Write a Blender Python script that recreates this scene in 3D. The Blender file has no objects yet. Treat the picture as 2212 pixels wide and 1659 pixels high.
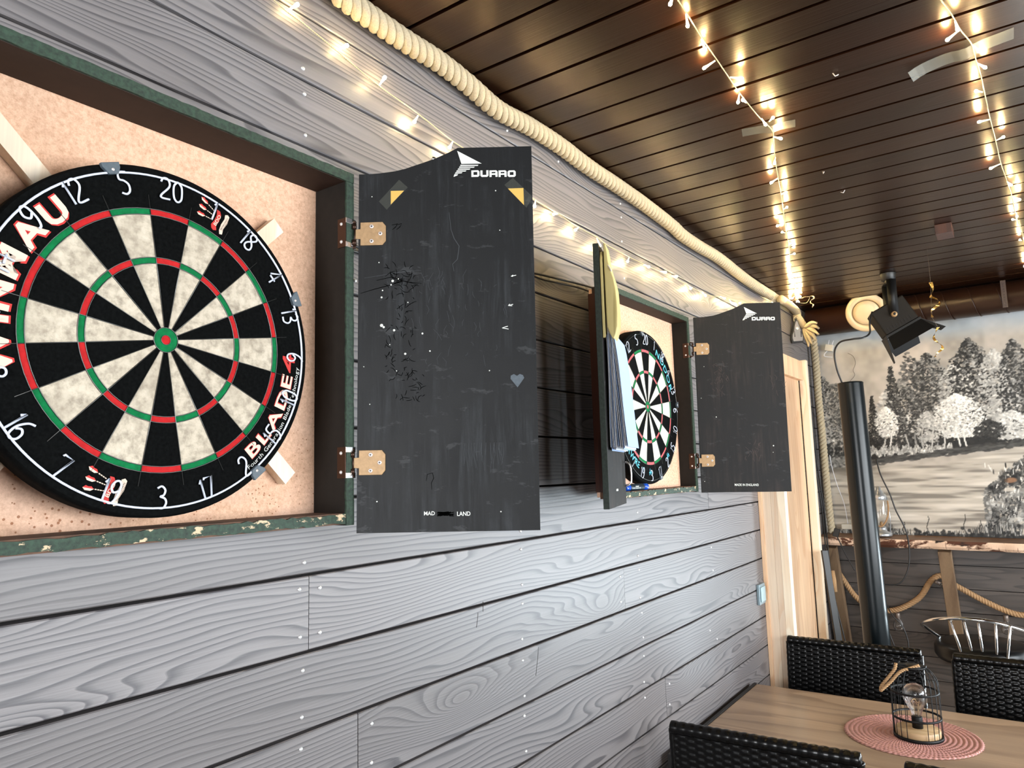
import bpy, bmesh, math, random
import numpy as np
from mathutils import Vector, Matrix

sc = bpy.context.scene
COL = sc.collection
FZ = 1.59                      # camera height above the floor; room data below is kept relative to it
# ---------------------------------------------------------------- camera
CR = ((0.8165, -0.5698, 0.0925), (0.5766, 0.8126, -0.0842), (-0.0272, 0.1221, 0.9921))
cam_d = bpy.data.cameras.new('camera'); cam = bpy.data.objects.new('camera', cam_d); COL.objects.link(cam)
r_, f_, u_ = [Vector((CR[0][i], CR[1][i], CR[2][i])) for i in range(3)]
r_.normalize(); f_.normalize(); u_ = r_.cross(f_).normalized(); r_ = f_.cross(u_).normalized()
cam.matrix_world = Matrix(((r_.x, u_.x, -f_.x, 0.9583), (r_.y, u_.y, -f_.y, 0.0), (r_.z, u_.z, -f_.z, FZ), (0, 0, 0, 1)))
cam_d.sensor_width = 36.0; cam_d.lens = 36.0 * 1557.9 / 2212.0; cam_d.clip_start = 0.01
sc.camera = cam
# ---------------------------------------------------------------- view + world + daylight
sc.view_settings.view_transform = 'Standard'; sc.view_settings.look = 'None'
sc.view_settings.exposure = 1.17; sc.view_settings.gamma = 1.0; sc.view_settings.use_curve_mapping = False
sc.cycles.use_denoising = True
sc.cycles.sample_clamp_indirect = 6.0
sc.cycles.max_bounces = 8
wd = bpy.data.worlds.new('daylight'); sc.world = wd; wd.use_nodes = True
wn = wd.node_tree; bg = wn.nodes['Background']
tc = wn.nodes.new('ShaderNodeTexCoord'); sp = wn.nodes.new('ShaderNodeSeparateXYZ'); cr = wn.nodes.new('ShaderNodeValToRGB')
wn.links.new(tc.outputs['Generated'], sp.inputs[0]); wn.links.new(sp.outputs['Z'], cr.inputs[0]); wn.links.new(cr.outputs[0], bg.inputs[0])
cr.color_ramp.elements[0].position = 0.0; cr.color_ramp.elements[0].color = (0.22, 0.24, 0.24, 1)
cr.color_ramp.elements[1].position = 0.10; cr.color_ramp.elements[1].color = (0.88, 0.95, 1.0, 1)
bg.inputs[1].default_value = 0.7
def window_light(name, loc, rot, sx, sy, power, color):
    l = bpy.data.lights.new(name, 'AREA'); l.shape = 'RECTANGLE'; l.size = sx; l.size_y = sy; l.energy = power; l.color = color
    o = bpy.data.objects.new(name, l); o.location = loc; o.rotation_euler = rot; COL.objects.link(o); return o
window_light('daylight_behind', (1.25, -2.55, FZ - 0.15), (math.pi/2, 0, 0), 1.6, 1.3, 62, (0.95, 0.97, 1.0))
window_light('daylight_terrace_door', (2.03, 4.60, FZ - 0.95), (-math.pi/2, 0, 0), 1.30, 1.10, 85, (0.78, 0.92, 1.0))

window_light('daylight_side', (3.35, 2.05, FZ + 0.0), (0, math.pi/2, 0), 1.25, 3.3, 96, (0.90, 0.96, 1.0))

# ---------------------------------------------------------------- helpers
WM = {}                                        # world matrices (camera-level frame) of every object made
def tag(o, label=None, cat=None, group=None, kind=None):
    if label: o['label'] = label
    if cat: o['category'] = cat
    if group: o['group'] = group
    if kind: o['kind'] = kind
    return o
def place(o, parent=None, W=None):
    W = W if W is not None else (WM[parent.name] if parent else Matrix())
    if parent:
        o.parent = parent; o.matrix_basis = WM[parent.name].inverted() @ W
    else: o.matrix_basis = W
    WM[o.name] = W.copy(); return o
def thing(name, label, cat, loc=(0, 0, 0), rz=0.0, group=None, W=None):
    o = bpy.data.objects.new(name, None); o.empty_display_size = 0.05; COL.objects.link(o)
    place(o, None, W if W is not None else Matrix.Translation(loc) @ Matrix.Rotation(rz, 4, 'Z'))
    return tag(o, label, cat, group)
class MB:
    def __init__(s): s.v = []; s.f = []; s.m = []; s.sm = []; s.att = []
    def add(s, vs, fs, m=0, sm=False, att=0.0):
        b = len(s.v); s.v += [tuple(v) for v in vs]; s.att += [att] * len(vs)
        for f in fs: s.f.append(tuple(b + i for i in f)); s.m.append(m); s.sm.append(sm)
        return s
    def box(s, x0, x1, y0, y1, z0, z1, m=0, att=0.0, T=None):
        vs = [Vector((x, y, z)) for x in (x0, x1) for y in (y0, y1) for z in (z0, z1)]
        if T is not None: vs = [T @ v for v in vs]
        return s.add(vs, [(0, 1, 3, 2), (4, 6, 7, 5), (0, 4, 5, 1), (2, 3, 7, 6), (0, 2, 6, 4), (1, 5, 7, 3)], m, False, att)
    def tube(s, pts, r, n=8, m=0, closed=False, caps=True, ry=None, up=None):
        pts = [Vector(p) for p in pts]; N = len(pts); rr = r if isinstance(r, (list, tuple)) else [r] * N
        tan = []
        for i in range(N):
            a = pts[(i - 1) % N] if (closed or i > 0) else pts[i]; b = pts[(i + 1) % N] if (closed or i < N - 1) else pts[i]
            t = (b - a); tan.append(t.normalized() if t.length > 1e-9 else Vector((0, 0, 1)))
        u = Vector(up) if up else (Vector((0, 0, 1)) if abs(tan[0].z) < .9 else Vector((1, 0, 0)))
        vs = []
        for i in range(N):
            t = tan[i]; u = (u - t * u.dot(t)); u = u.normalized() if u.length > 1e-6 else t.orthogonal().normalized(); w = t.cross(u)
            if up: u = (Vector(up) - t * Vector(up).dot(t)).normalized(); w = t.cross(u)
            for k in range(n):
                a = 2 * math.pi * k / n; vs.append(pts[i] + u * math.cos(a) * rr[i] + w * math.sin(a) * (rr[i] if ry is None else ry))
        fs = []
        for i in range(N if closed else N - 1):
            j = (i + 1) % N
            for k in range(n):
                l = (k + 1) % n; fs.append((i * n + k, i * n + l, j * n + l, j * n + k))
        if caps and not closed: fs += [tuple(range(n))[::-1], tuple((N - 1) * n + k for k in range(n))]
        return s.add(vs, fs, m, True)
    def lathe(s, prof, n=32, m=0, T=None, a0=0, a1=2 * math.pi):
        full = abs(a1 - a0 - 2 * math.pi) < 1e-6; K = n if full else n + 1
        vs = []; fs = []
        for r, z in prof:
            for k in range(K):
                a = a0 + (a1 - a0) * k / n; v = Vector((r * math.cos(a), r * math.sin(a), z)); vs.append(T @ v if T is not None else v)
        for i in range(len(prof) - 1):
            for k in range(n):
                l = (k + 1) % K; fs.append((i * K + k, i * K + l, (i + 1) * K + l, (i + 1) * K + k))
        return s.add(vs, fs, m, True)
    def prism(s, poly, y0, y1, m=0, T=None, side=None, att=0.0):
        """poly: (x,z) outline counter-clockwise seen from -y; front face at y0, back at y1."""
        n = len(poly)
        vs = [Vector((x, y0, z)) for x, z in poly] + [Vector((x, y1, z)) for x, z in poly]
        if T is not None: vs = [T @ v for v in vs]
        b = len(s.v); s.v += [tuple(v) for v in vs]; s.att += [att] * len(vs)
        s.f.append(tuple(b + i for i in range(n))); s.m.append(m); s.sm.append(False)
        s.f.append(tuple(b + n + i for i in range(n))[::-1]); s.m.append(m); s.sm.append(False)
        for i in range(n):
            j = (i + 1) % n; s.f.append((b + j, b + i, b + n + i, b + n + j)); s.m.append(side if side is not None else m); s.sm.append(False)
        return s
    def ribbon(s, pts, w, y=0.0, m=0, T=None, taper=True):
        """flat painted stroke in the x,z plane at depth y."""
        P = [Vector((p[0], p[1])) for p in pts]; N = len(P); vs = []
        for i in range(N):
            t = (P[min(i + 1, N - 1)] - P[max(i - 1, 0)]); t = t.normalized() if t.length > 0 else Vector((1, 0)); nrm = Vector((-t.y, t.x))
            ww = w * (0.35 + 0.65 * math.sin(math.pi * (i + .5) / N)) / 2 if taper else w / 2
            for sgn in (-1, 1):
                q = P[i] + nrm * ww * sgn; v = Vector((q.x, y, q.y)); vs.append(T @ v if T is not None else v)
        return s.add(vs, [(2 * i, 2 * i + 2, 2 * i + 3, 2 * i + 1) for i in range(N - 1)], m)
    def build(s, name, mats, parent=None, W=None, bevel=0.0, label=None, cat=None, group=None, kind=None):
        me = bpy.data.meshes.new(name); me.from_pydata(s.v, [], s.f)
        mats = mats if isinstance(mats, (list, tuple)) else [mats]
        for m in mats: me.materials.append(m)
        me.polygons.foreach_set('material_index', s.m); me.polygons.foreach_set('use_smooth', s.sm)
        if any(s.att):
            a = me.attributes.new('rnd', 'FLOAT', 'POINT'); a.data.foreach_set('value', s.att)
        me.update()
        o = bpy.data.objects.new(name, me); COL.objects.link(o); place(o, parent, W)
        if bevel:
            b = o.modifiers.new('bevel', 'BEVEL'); b.width = bevel; b.segments = 2; b.limit_method = 'ANGLE'; b.harden_normals = False
        return tag(o, label, cat, group, kind)
def dup(root, W, label=None, keep=None):
    def cp(o, par, Wn):
        c = o.copy(); COL.objects.link(c); place(c, par, Wn)
        for ch in list(o.children): cp(ch, c, Wn @ WM[o.name].inverted() @ WM[ch.name])
        return c
    c = cp(root, None, W)
    if label: c['label'] = label
    return c
def smooth_path(pts, per=6, closed=False):
    P = [Vector(p) for p in pts]; n = len(P); out = []
    rng = range(n) if closed else range(n - 1)
    for i in rng:
        g = (lambda k: P[k % n]) if closed else (lambda k: P[max(0, min(n - 1, k))])
        p0, p1, p2, p3 = g(i - 1), g(i), g(i + 1), g(i + 2)
        for k in range(per):
            t = k / per
            out.append(0.5 * ((2 * p1) + (p2 - p0) * t + (2 * p0 - 5 * p1 + 4 * p2 - p3) * t * t + (3 * p1 - p0 - 3 * p2 + p3) * t ** 3))
    if not closed: out.append(P[-1])
    return out
def resample(pts, step):
    out = [pts[0]]; acc = 0.0
    for a, b in zip(pts[:-1], pts[1:]):
        L = (b - a).length
        if L < 1e-9: continue
        d = step - acc
        while d <= L: out.append(a + (b - a) * (d / L)); d += step
        acc = L - (d - step)
    return out
def twisted(mb, path, R, strands, pitch, n=8, m=0, fill=0.56, step=None, swell=1.0):
    """a laid rope: helical strands wound round the path."""
    P = resample([Vector(p) for p in path], step or pitch / 11.0); N = len(P)
    u = Vector((0, 0, 1)); frames = []
    for i in range(N):
        t = (P[min(i + 1, N - 1)] - P[max(i - 1, 0)]).normalized(); u = (u - t * u.dot(t))
        u = u.normalized() if u.length > 1e-6 else t.orthogonal().normalized(); frames.append((u.copy(), t.cross(u)))
    L = 0.0; dist = [0.0]
    for a, b in zip(P[:-1], P[1:]): L += (b - a).length; dist.append(L)
    rs = R * fill
    for k in range(strands):
        pts = [P[i] + (frames[i][0] * math.cos(2 * math.pi * (dist[i] / pitch + k / strands)) + frames[i][1] * math.sin(2 * math.pi * (dist[i] / pitch + k / strands))) * (R - rs) for i in range(N)]
        mb.tube(pts, rs * swell, n, m)
    return P

# ---------------------------------------------------------------- materials
def lin(c): return tuple((x / 12.92 if x <= 0.04045 else ((x + 0.055) / 1.055) ** 2.4) for x in c)
def rgb(r, g, b): return lin((r / 255, g / 255, b / 255)) + (1.0,)
class NT:
    def __init__(s, name):
        s.mat = bpy.data.materials.new(name); s.mat.use_nodes = True; s.nt = s.mat.node_tree
        s.b = s.nt.nodes['Principled BSDF']; s._tc = None
    def n(s, t, **kw):
        nd = s.nt.nodes.new('ShaderNode' + t)
        for k, v in kw.items():
            if k.startswith('_'): setattr(nd, k[1:], v)
        for k, v in kw.items():
            if not k.startswith('_'):
                key = int(k[1:]) if (k[0] == 'i' and k[1:].isdigit()) else k.replace('__', ' ')
                inp = nd.inputs[key]
                if isinstance(v, bpy.types.NodeSocket): s.nt.links.new(v, inp)
                else: inp.default_value = v
        return nd
    def obj(s):
        if not s._tc: s._tc = s.nt.nodes.new('ShaderNodeTexCoord')
        return s._tc.outputs['Object']
    def map(s, scale=(1, 1, 1), loc=(0, 0, 0), rot=(0, 0, 0), vec=None):
        return s.n('Mapping', Vector=vec or s.obj(), Scale=scale, Location=loc, Rotation=rot).outputs[0]
    def noise(s, vec, scale=5, detail=3, rough=.5, dist=0.0):
        return s.n('TexNoise', Vector=vec, Scale=scale, Detail=detail, Roughness=rough, Distortion=dist).outputs[0]
    def math(s, op, a, b=None, c=None, clamp=False):
        kw = {'i0': a}
        if b is not None: kw['i1'] = b
        if c is not None: kw['i2'] = c
        nd = s.n('Math', _operation=op, **kw); nd.use_clamp = clamp; return nd.outputs[0]
    def ramp(s, fac, stops, interp='LINEAR'):
        nd = s.n('ValToRGB', Fac=fac); cr = nd.color_ramp; cr.interpolation = interp
        while len(cr.elements) > 1: cr.elements.remove(cr.elements[-1])
        cr.elements[0].position = stops[0][0]; cr.elements[0].color = stops[0][1]
        for p, c in stops[1:]: e = cr.elements.new(p); e.color = c
        return nd.outputs[0]
    def mix(s, fac, a, b, mode='MIX'):
        nd = s.n('Mix', _data_type='RGBA', _blend_type=mode)
        for key, v in ((0, fac), (6, a), (7, b)):
            if isinstance(v, bpy.types.NodeSocket): s.nt.links.new(v, nd.inputs[key])
            else: nd.inputs[key].default_value = v
        return nd.outputs[2]
    def bump(s, h, strength=.3, dist=.002):
        nd = s.n('Bump', Height=h, Strength=strength, Distance=dist); s.nt.links.new(nd.outputs[0], s.b.inputs['Normal']); return nd
    def set(s, **kw):
        for k, v in kw.items():
            inp = s.b.inputs[k.replace('__', ' ')]
            if isinstance(v, bpy.types.NodeSocket): s.nt.links.new(v, inp)
            else: inp.default_value = v
        return s
def plain(name, col, rough=.5, metal=0.0, vary=0.0, scale=40, bump=0.0, spec=.5, **kw):
    t = NT(name); t.set(Roughness=rough, Metallic=metal, Specular__IOR__Level=spec, **kw)
    if vary:
        n = t.noise(t.obj(), scale, 4, .6)
        t.set(Base__Color=t.ramp(n, [(.3, tuple(c * (1 - vary) for c in col[:3]) + (1,)), (.7, tuple(min(1, c * (1 + vary)) for c in col[:3]) + (1,))]))
        if bump: t.bump(n, bump, .001)
    else: t.set(Base__Color=col)
    return t.mat
def wood(name, light, mid, dark, along='y', stretch=9.0, rings=7.0, rough=.5, attr=True, knots=True, bump=.25, fine=.35, scale=1.0, grad=0.0, broad=.6, knotw=.75, darkamt=1.0, spec=.5, tint=.18, knot_scale=1.6, **kw):
    """plain-sawn softwood: contour bands of a stretched field, with knots, fine grain and a per-board offset."""
    t = NT(name); o = t.obj(); sx = t.n('SeparateXYZ', Vector=o)
    ax = {'x': ('X', 'Z', 'Y'), 'y': ('Y', 'Z', 'X'), 'z': ('Z', 'Y', 'X')}[along]
    L, A, B = [sx.outputs[k] for k in ax]
    rnd = t.n('Attribute', _attribute_name='rnd').outputs['Fac'] if attr else t.math('MULTIPLY', 0.0, 0.0)
    off = t.math('MULTIPLY', rnd, 37.7)
    a2 = t.math('ADD', A, B)
    v = t.n('CombineXYZ', X=t.math('ADD', t.math('MULTIPLY', L, scale), off), Y=t.math('MULTIPLY', a2, stretch * scale), Z=off).outputs[0]
    f = t.noise(v, 1.15, 2.0, .45, .25)
    h = t.math('ADD', t.math('MULTIPLY', f, rings), t.math('MULTIPLY', a2, grad))
    if knots:
        vo = t.n('TexVoronoi', Vector=t.n('CombineXYZ', X=t.math('MULTIPLY', t.math('ADD', L, off), knot_scale * scale), Y=t.math('MULTIPLY', a2, stretch * .62 * scale), Z=off).outputs[0], Scale=1.0, Randomness=1.0)
        d = vo.outputs['Distance']
        kf = t.math('MULTIPLY', t.math('POWER', 2.718, t.math('MULTIPLY', d, -5.5)), rings * knotw)
        h = t.math('ADD', h, kf)
    band = t.math('FRACT', h)
    # early/late wood: slow rise then a sharp dark line
    tone = t.ramp(band, [(0.0, (0.1, .1, .1, 1)), (.55, (.35, .35, .35, 1)), (.86, (1, 1, 1, 1)), (.94, (.9, .9, .9, 1)), (1.0, (.1, .1, .1, 1))])
    vg = t.n('CombineXYZ', X=t.math('MULTIPLY', L, 5.0), Y=t.math('MULTIPLY', A, 260.0), Z=t.math('ADD', t.math('MULTIPLY', B, 260.0), off)).outputs[0]
    g = t.noise(vg, 1.0, 3, .6)
    br = t.noise(v, .5, 2, .5)
    c = t.mix(t.math('MULTIPLY', tone, darkamt), light, mid)
    c = t.mix(t.ramp(br, [(.42, (0, 0, 0, 1)), (.75, (broad, broad, broad, 1))]), c, dark)
    c = t.mix(fine, c, t.ramp(g, [(.25, (.45, .45, .45, 1)), (.75, (1, 1, 1, 1))]), 'MULTIPLY')
    if tint:
        hs = t.n('HueSaturation', Color=c, Value=t.math('ADD', 1 - tint, t.math('MULTIPLY', t.math('FRACT', t.math('MULTIPLY', rnd, 7.31)), 2 * tint)))
        c = hs.outputs[0]
    if knots:
        kd = t.ramp(d, [(0.0, (1, 1, 1, 1)), (.035, (.8, .8, .8, 1)), (.075, (0, 0, 0, 1))])
        c = t.mix(t.math('MULTIPLY', kd, .45), c, dark)
    t.set(Base__Color=c, Roughness=rough, Specular__IOR__Level=spec, **kw)
    t.bump(t.math('ADD', t.math('MULTIPLY', tone, .4), g), bump, .0012)
    return t.mat

# ---------------------------------------------------------------- measured coordinates (metres, relative to camera level)
CORD_A=[(0.012,0.6918,0.7897),(0.012,0.7169,0.7835),(0.012,0.7565,0.7791),(0.012,0.8238,0.766),(0.012,0.9294,0.7457),(0.012,1.0385,0.7342),(0.012,1.1496,0.7164),(0.012,1.2154,0.7118),(0.012,1.3327,0.6921),(0.012,1.4685,0.6822),(0.012,1.582,0.676),(0.012,1.6913,0.6687),(0.012,1.795,0.6677),(0.012,1.8626,0.6597),(0.012,2.004,0.6575),(0.012,2.1477,0.6599),(0.012,2.2716,0.6631),(0.012,2.3813,0.6665),(0.012,2.5346,0.6631),(0.012,2.6895,0.666),(0.012,2.8921,0.6925),(0.012,3.0352,0.7029),(0.012,3.144,0.7121),(0.012,3.5042,0.7765),(0.012,3.6904,0.8145),(0.012,3.8784,0.8657)]
BULB_A=[((0.012,0.7169,0.7835),(0.022,0.7336,0.802)),((0.012,0.827,0.7675),(0.022,0.8444,0.7822)),((0.012,0.9331,0.7483),(0.022,0.927,0.7618)),((0.012,1.0411,0.7293),(0.022,1.0134,0.6952)),((0.012,1.1511,0.7149),(0.022,1.1214,0.6802)),((0.012,1.2873,0.6996),(0.022,1.2587,0.665)),((0.012,1.4755,0.6819),(0.022,1.4522,0.6496)),((0.012,1.582,0.676),(0.022,1.5078,0.6499)),((0.012,1.6913,0.6687),(0.022,1.6214,0.6271)),((0.012,1.7947,0.6649),(0.022,1.7961,0.637)),((0.012,2.0039,0.656),(0.022,1.9569,0.6154)),((0.012,2.1082,0.6557),(0.022,2.1319,0.6514)),((0.012,2.2407,0.6629),(0.022,2.2474,0.6545)),((0.012,2.3443,0.6688),(0.022,2.3659,0.6698)),((0.012,2.5349,0.6649),(0.022,2.4325,0.6293)),((0.012,2.6352,0.6684),(0.022,2.6447,0.6504)),((0.012,2.8411,0.6888),(0.022,2.8779,0.6824)),((0.012,2.9501,0.6954),(0.022,2.9577,0.6773)),((0.012,3.1059,0.7136),(0.022,3.0238,0.677)),((0.012,3.5625,0.7915),(0.022,3.6163,0.7972))]
CORD_B=[(0.5137,1.1521,0.868),(0.5101,1.2053,0.868),(0.5081,1.2603,0.868),(0.5025,1.3534,0.868),(0.4994,1.4491,0.868),(0.4963,1.539,0.868),(0.4941,1.6204,0.868),(0.4951,1.7614,0.868),(0.5016,1.8601,0.868),(0.4904,1.918,0.868),(0.4546,2.0668,0.868),(0.3982,2.3375,0.868),(0.3383,2.6109,0.868),(0.2701,2.9341,0.868),(0.1853,3.3048,0.868),(0.0817,3.8331,0.868)]
BULB_B=[((0.5103,1.194,0.868),(0.4993,1.191,0.86)),((0.5063,1.2625,0.868),(0.4967,1.2949,0.86)),((0.4996,1.3612,0.868),(0.4961,1.3957,0.86)),((0.4953,1.4548,0.868),(0.4665,1.4562,0.86)),((0.4988,1.5409,0.868),(0.5252,1.5512,0.86)),((0.492,1.6267,0.868),(0.4739,1.6674,0.86)),((0.4922,1.6784,0.868),(0.493,1.6357,0.86)),((0.4983,1.7819,0.868),(0.5113,1.7907,0.86)),((0.5099,1.8096,0.868),(0.5334,1.772,0.86)),((0.4933,1.9032,0.868),(0.5124,1.9144,0.86)),((0.4616,2.0411,0.868),(0.4462,2.0812,0.86)),((0.4254,2.1989,0.868),(0.4011,2.2046,0.86)),((0.3983,2.3426,0.868),(0.4318,2.3048,0.86)),((0.3675,2.4875,0.868),(0.4008,2.438,0.86)),((0.3317,2.6303,0.868),(0.3038,2.6287,0.86)),((0.302,2.7499,0.868),(0.2988,2.6966,0.86)),((0.2733,2.9214,0.868),(0.3112,2.8249,0.86)),((0.2442,3.057,0.868),(0.2771,3.0263,0.86)),((0.209,3.2113,0.868),(0.1867,3.2502,0.86)),((0.1743,3.3647,0.868),(0.155,3.382,0.86)),((0.1519,3.4702,0.868),(0.1236,3.5048,0.86)),((0.1392,3.5466,0.868),(0.1106,3.5727,0.86)),((0.1073,3.6929,0.868),(0.0753,3.7468,0.86)),((0.0972,3.7702,0.868),(0.1235,3.7516,0.86)),((0.1146,3.6633,0.868),(0.1114,3.6918,0.86)),((0.0651,3.8445,0.868),(0.0364,3.8826,0.86)),((0.0765,3.8546,0.868),(0.03,3.974,0.86)),((0.0765,3.8546,0.868),(0.056,3.9551,0.86)),((0.0907,3.8152,0.868),(0.0971,3.8431,0.86)),((0.0299,3.9481,0.868),(-0.0224,4.0282,0.86)),((0.0549,3.9428,0.868),(0.0253,4.0416,0.86)),((0.0587,3.9462,0.868),(0.0506,4.0066,0.86))]
CORD_C=[(0.8999,1.4468,0.868),(0.91,1.5199,0.868),(0.9233,1.5856,0.868),(0.9331,1.6521,0.868),(0.9491,1.7287,0.868),(0.9525,1.7893,0.868),(0.9592,1.8947,0.868),(0.9641,2.029,0.868),(0.968,2.143,0.868),(0.9758,2.314,0.868),(0.9837,2.5093,0.868),(0.9944,2.6673,0.868),(1.0067,2.8561,0.868),(1.0167,3.1089,0.868),(1.037,3.4118,0.868),(1.0469,3.9172,0.868),(1.0595,4.4655,0.868)]
BULB_C=[((0.9326,1.6536,0.868),(0.9065,1.6675,0.86)),((0.9272,1.6132,0.868),(0.9302,1.6173,0.86)),((0.9538,1.7428,0.868),(0.9667,1.7325,0.86)),((0.956,1.8258,0.868),(0.9701,1.8429,0.86)),((0.9585,1.981,0.868),(0.9402,1.9393,0.86)),((0.9675,2.1581,0.868),(0.9396,2.1365,0.86)),((0.9784,2.316,0.868),(1.003,2.275,0.86)),((0.9825,2.5141,0.868),(0.9542,2.5141,0.86)),((0.9956,2.6914,0.868),(1.0101,2.7304,0.86)),((1.0095,2.8657,0.868),(1.0302,2.8933,0.86)),((1.0163,3.1582,0.868),(0.9933,3.0981,0.86)),((1.017,3.0669,0.868),(1.02,3.1139,0.86)),((1.0324,3.4819,0.868),(1.011,3.3809,0.86)),((1.0469,3.9172,0.868),(1.0359,3.9783,0.86))]
ROPE=[(0.029,0.7822,0.8725),(0.029,0.8248,0.8639),(0.029,0.8813,0.8601),(0.029,0.9804,0.8592),(0.029,1.0922,0.8634),(0.029,1.1888,0.8568),(0.029,1.2974,0.8433),(0.029,1.4343,0.8551),(0.029,1.5806,0.8582),(0.029,1.7307,0.8518),(0.029,1.9019,0.8536),(0.029,2.1013,0.8519),(0.029,2.3275,0.8418),(0.029,2.41,0.8315),(0.029,2.5752,0.83),(0.029,2.7865,0.8356),(0.029,3.0383,0.8247),(0.029,3.2769,0.8174),(0.029,3.5486,0.8209),(0.029,3.7572,0.8358),(0.029,4.0013,0.8243),(0.029,4.0261,0.7928)]
NAILS=[(0.7602,0.7051),(0.7652,0.66),(0.7675,0.5861),(1.3745,0.831),(1.3723,0.7826),(1.3756,0.8318),(1.3733,0.7829),(1.9834,0.827),(1.9848,0.7829),(1.9807,0.7044),(1.986,0.5876),(1.6141,0.8357),(0.7722,-0.1339),(0.7629,-0.1746),(0.8041,-0.1778),(0.765,-0.248),(0.8046,-0.2482),(0.7708,-0.3001),(0.7696,-0.3699),(0.7685,-0.4167),(0.9182,-0.4215),(0.9171,-0.4849),(1.3838,-0.1743),(1.3846,-0.2532),(1.3831,-0.295),(1.3779,-0.3714),(1.3782,-0.4177),(1.381,-0.4946),(1.3788,-0.5363),(1.3816,-0.6116),(1.3845,-0.1334),(1.9907,-0.2537),(1.9919,-0.2946),(1.9921,-0.3747),(1.9975,-0.4192),(1.9988,-0.4889),(1.9963,-0.5406),(1.9904,-0.6119),(1.9911,-0.6554),(1.8702,-0.2984),(1.8675,-0.3668),(2.598,-0.2885),(2.6031,-0.3706),(2.1675,-0.6597),(2.1621,-0.7194),(2.0,-0.1278),(1.9935,-0.1758),(2.5375,-0.57),(2.6028,-0.6117),(0.8811,0.3525),(0.8726,0.1833),(0.8726,0.1213),(0.7619,0.7057),(0.7644,0.66)]
VROPE=[(0.0362,4.33,0.7249),(0.0408,4.33,0.5848),(0.0399,4.33,0.3725),(0.044,4.33,0.1625),(0.046,4.33,-0.0702),(0.0499,4.33,-0.2742),(0.0542,4.33,-0.3751)]
M = {}
M['wall'] = wood('grey_glazed_board', rgb(126, 121, 121), rgb(75, 72, 75), rgb(94, 87, 85), 'y', 8.5, 13.0, .47, spec=.5, bump=.2, grad=95.0, broad=.45, knotw=.9, darkamt=.95, fine=.25)
M['backwall'] = wood('dark_grey_board', rgb(88, 79, 73), rgb(60, 54, 50), rgb(66, 56, 48), 'x', 8.0, 8.0, .5, bump=.35)
M['ceil'] = wood('dark_brown_varnished_board', rgb(28, 12, 6), rgb(20, 9, 4), rgb(40, 18, 8), 'x', 9.0, 4.0, .31, fine=.3, bump=.28, spec=.36, Specular__Tint=(1.0, .62, .32, 1), darkamt=.7, tint=.16)
M['pine'] = wood('pale_pine', rgb(248, 212, 174), rgb(226, 180, 140), rgb(170, 112, 76), 'z', 9.0, 4.0, .5, attr=True, fine=.25, bump=.1, darkamt=.75, tint=.05)
M['cream_pine'] = wood('cream_laminated_pine', rgb(252, 238, 214), rgb(240, 210, 176), rgb(186, 128, 92), 'z', 10.0, 4.0, .5, fine=.25, bump=.1, darkamt=.7, tint=.05)
M['table'] = wood('brown_oak_tabletop', rgb(196, 166, 136), rgb(150, 122, 98), rgb(112, 92, 76), 'x', 7.0, 3.5, .28, attr=True, fine=.3, bump=.08, knots=False, darkamt=.8, tint=.1)
M['brace'] = wood('weathered_batten', rgb(138, 112, 84), rgb(104, 80, 58), rgb(80, 62, 46), 'z', 9.0, 4.0, .6, bump=.2)
M['redwood'] = wood('dark_red_brown_veneer', rgb(70, 36, 26), rgb(50, 24, 17), rgb(40, 18, 13), 'z', 14.0, 4.0, .4, attr=False, knots=False, bump=.05, tint=0)
M['ply'] = wood('pale_yellow_plywood', rgb(206, 190, 130), rgb(168, 152, 92), rgb(120, 110, 66), 'z', 12.0, 5.0, .6, attr=False, knots=False, bump=.3, tint=0)
M['gap'] = plain('dark_gap', rgb(22, 18, 16), .9)
M['floor'] = wood('grey_brown_floor_plank', rgb(120, 108, 98), rgb(92, 82, 74), rgb(78, 68, 60), 'x', 7.0, 5.0, .5)
M['steel'] = plain('zinc_nail_head', rgb(235, 235, 235), .35, .6)
M['black'] = plain('black_sisal', rgb(9, 10, 10), .95, vary=.5, scale=220, bump=.3, spec=.06)
M['cream'] = None
t = NT('cream_sisal'); n1 = t.noise(t.obj(), 75, 5, .65); n2 = t.noise(t.obj(), 16, 4, .6, .5)
c = t.ramp(n1, [(.3, rgb(140, 129, 114)), (.55, rgb(194, 182, 163)), (.8, rgb(212, 201, 184))])
t.set(Base__Color=t.mix(t.ramp(n2, [(.5, (0, 0, 0, 1)), (.75, (.7, .7, .7, 1))]), c, rgb(146, 134, 118)), Roughness=.9, Specular__IOR__Level=.15); t.bump(n1, .25, .001); M['cream'] = t.mat
M['white_sisal'] = plain('off_white_sisal', rgb(204, 200, 186), .9, vary=.08, scale=60, spec=.15)
M['red'] = plain('red_sisal', rgb(176, 30, 32), .85, vary=.16, scale=120, bump=.2, spec=.2)
M['green'] = plain('green_sisal', rgb(0, 104, 56), .85, vary=.25, scale=120, bump=.2, spec=.2)
M['pink'] = plain('faded_red_sisal', rgb(214, 92, 96), .9, vary=.08, scale=100, spec=.15)
M['spider'] = plain('steel_spider_wire', rgb(92, 92, 90), .35, .8)
M['ringwire'] = plain('white_coated_wire', rgb(206, 212, 226), .35)
M['clip'] = plain('grey_plastic_clip', rgb(74, 84, 92), .55, vary=.15, scale=200)
M['emb_red'] = plain('red_print', rgb(190, 44, 40), .8)
M['emb_cream'] = plain('cream_print', rgb(216, 194, 176), .8)
M['emb_cyan'] = plain('cyan_print', rgb(92, 196, 220), .8)
M['emb_black'] = plain('black_print', rgb(3, 3, 3), .95, spec=.05)
M['emb_grey'] = plain('pale_grey_print', rgb(190, 190, 186), .8)
M['white'] = plain('white_print', rgb(232, 236, 228), .7)
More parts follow.
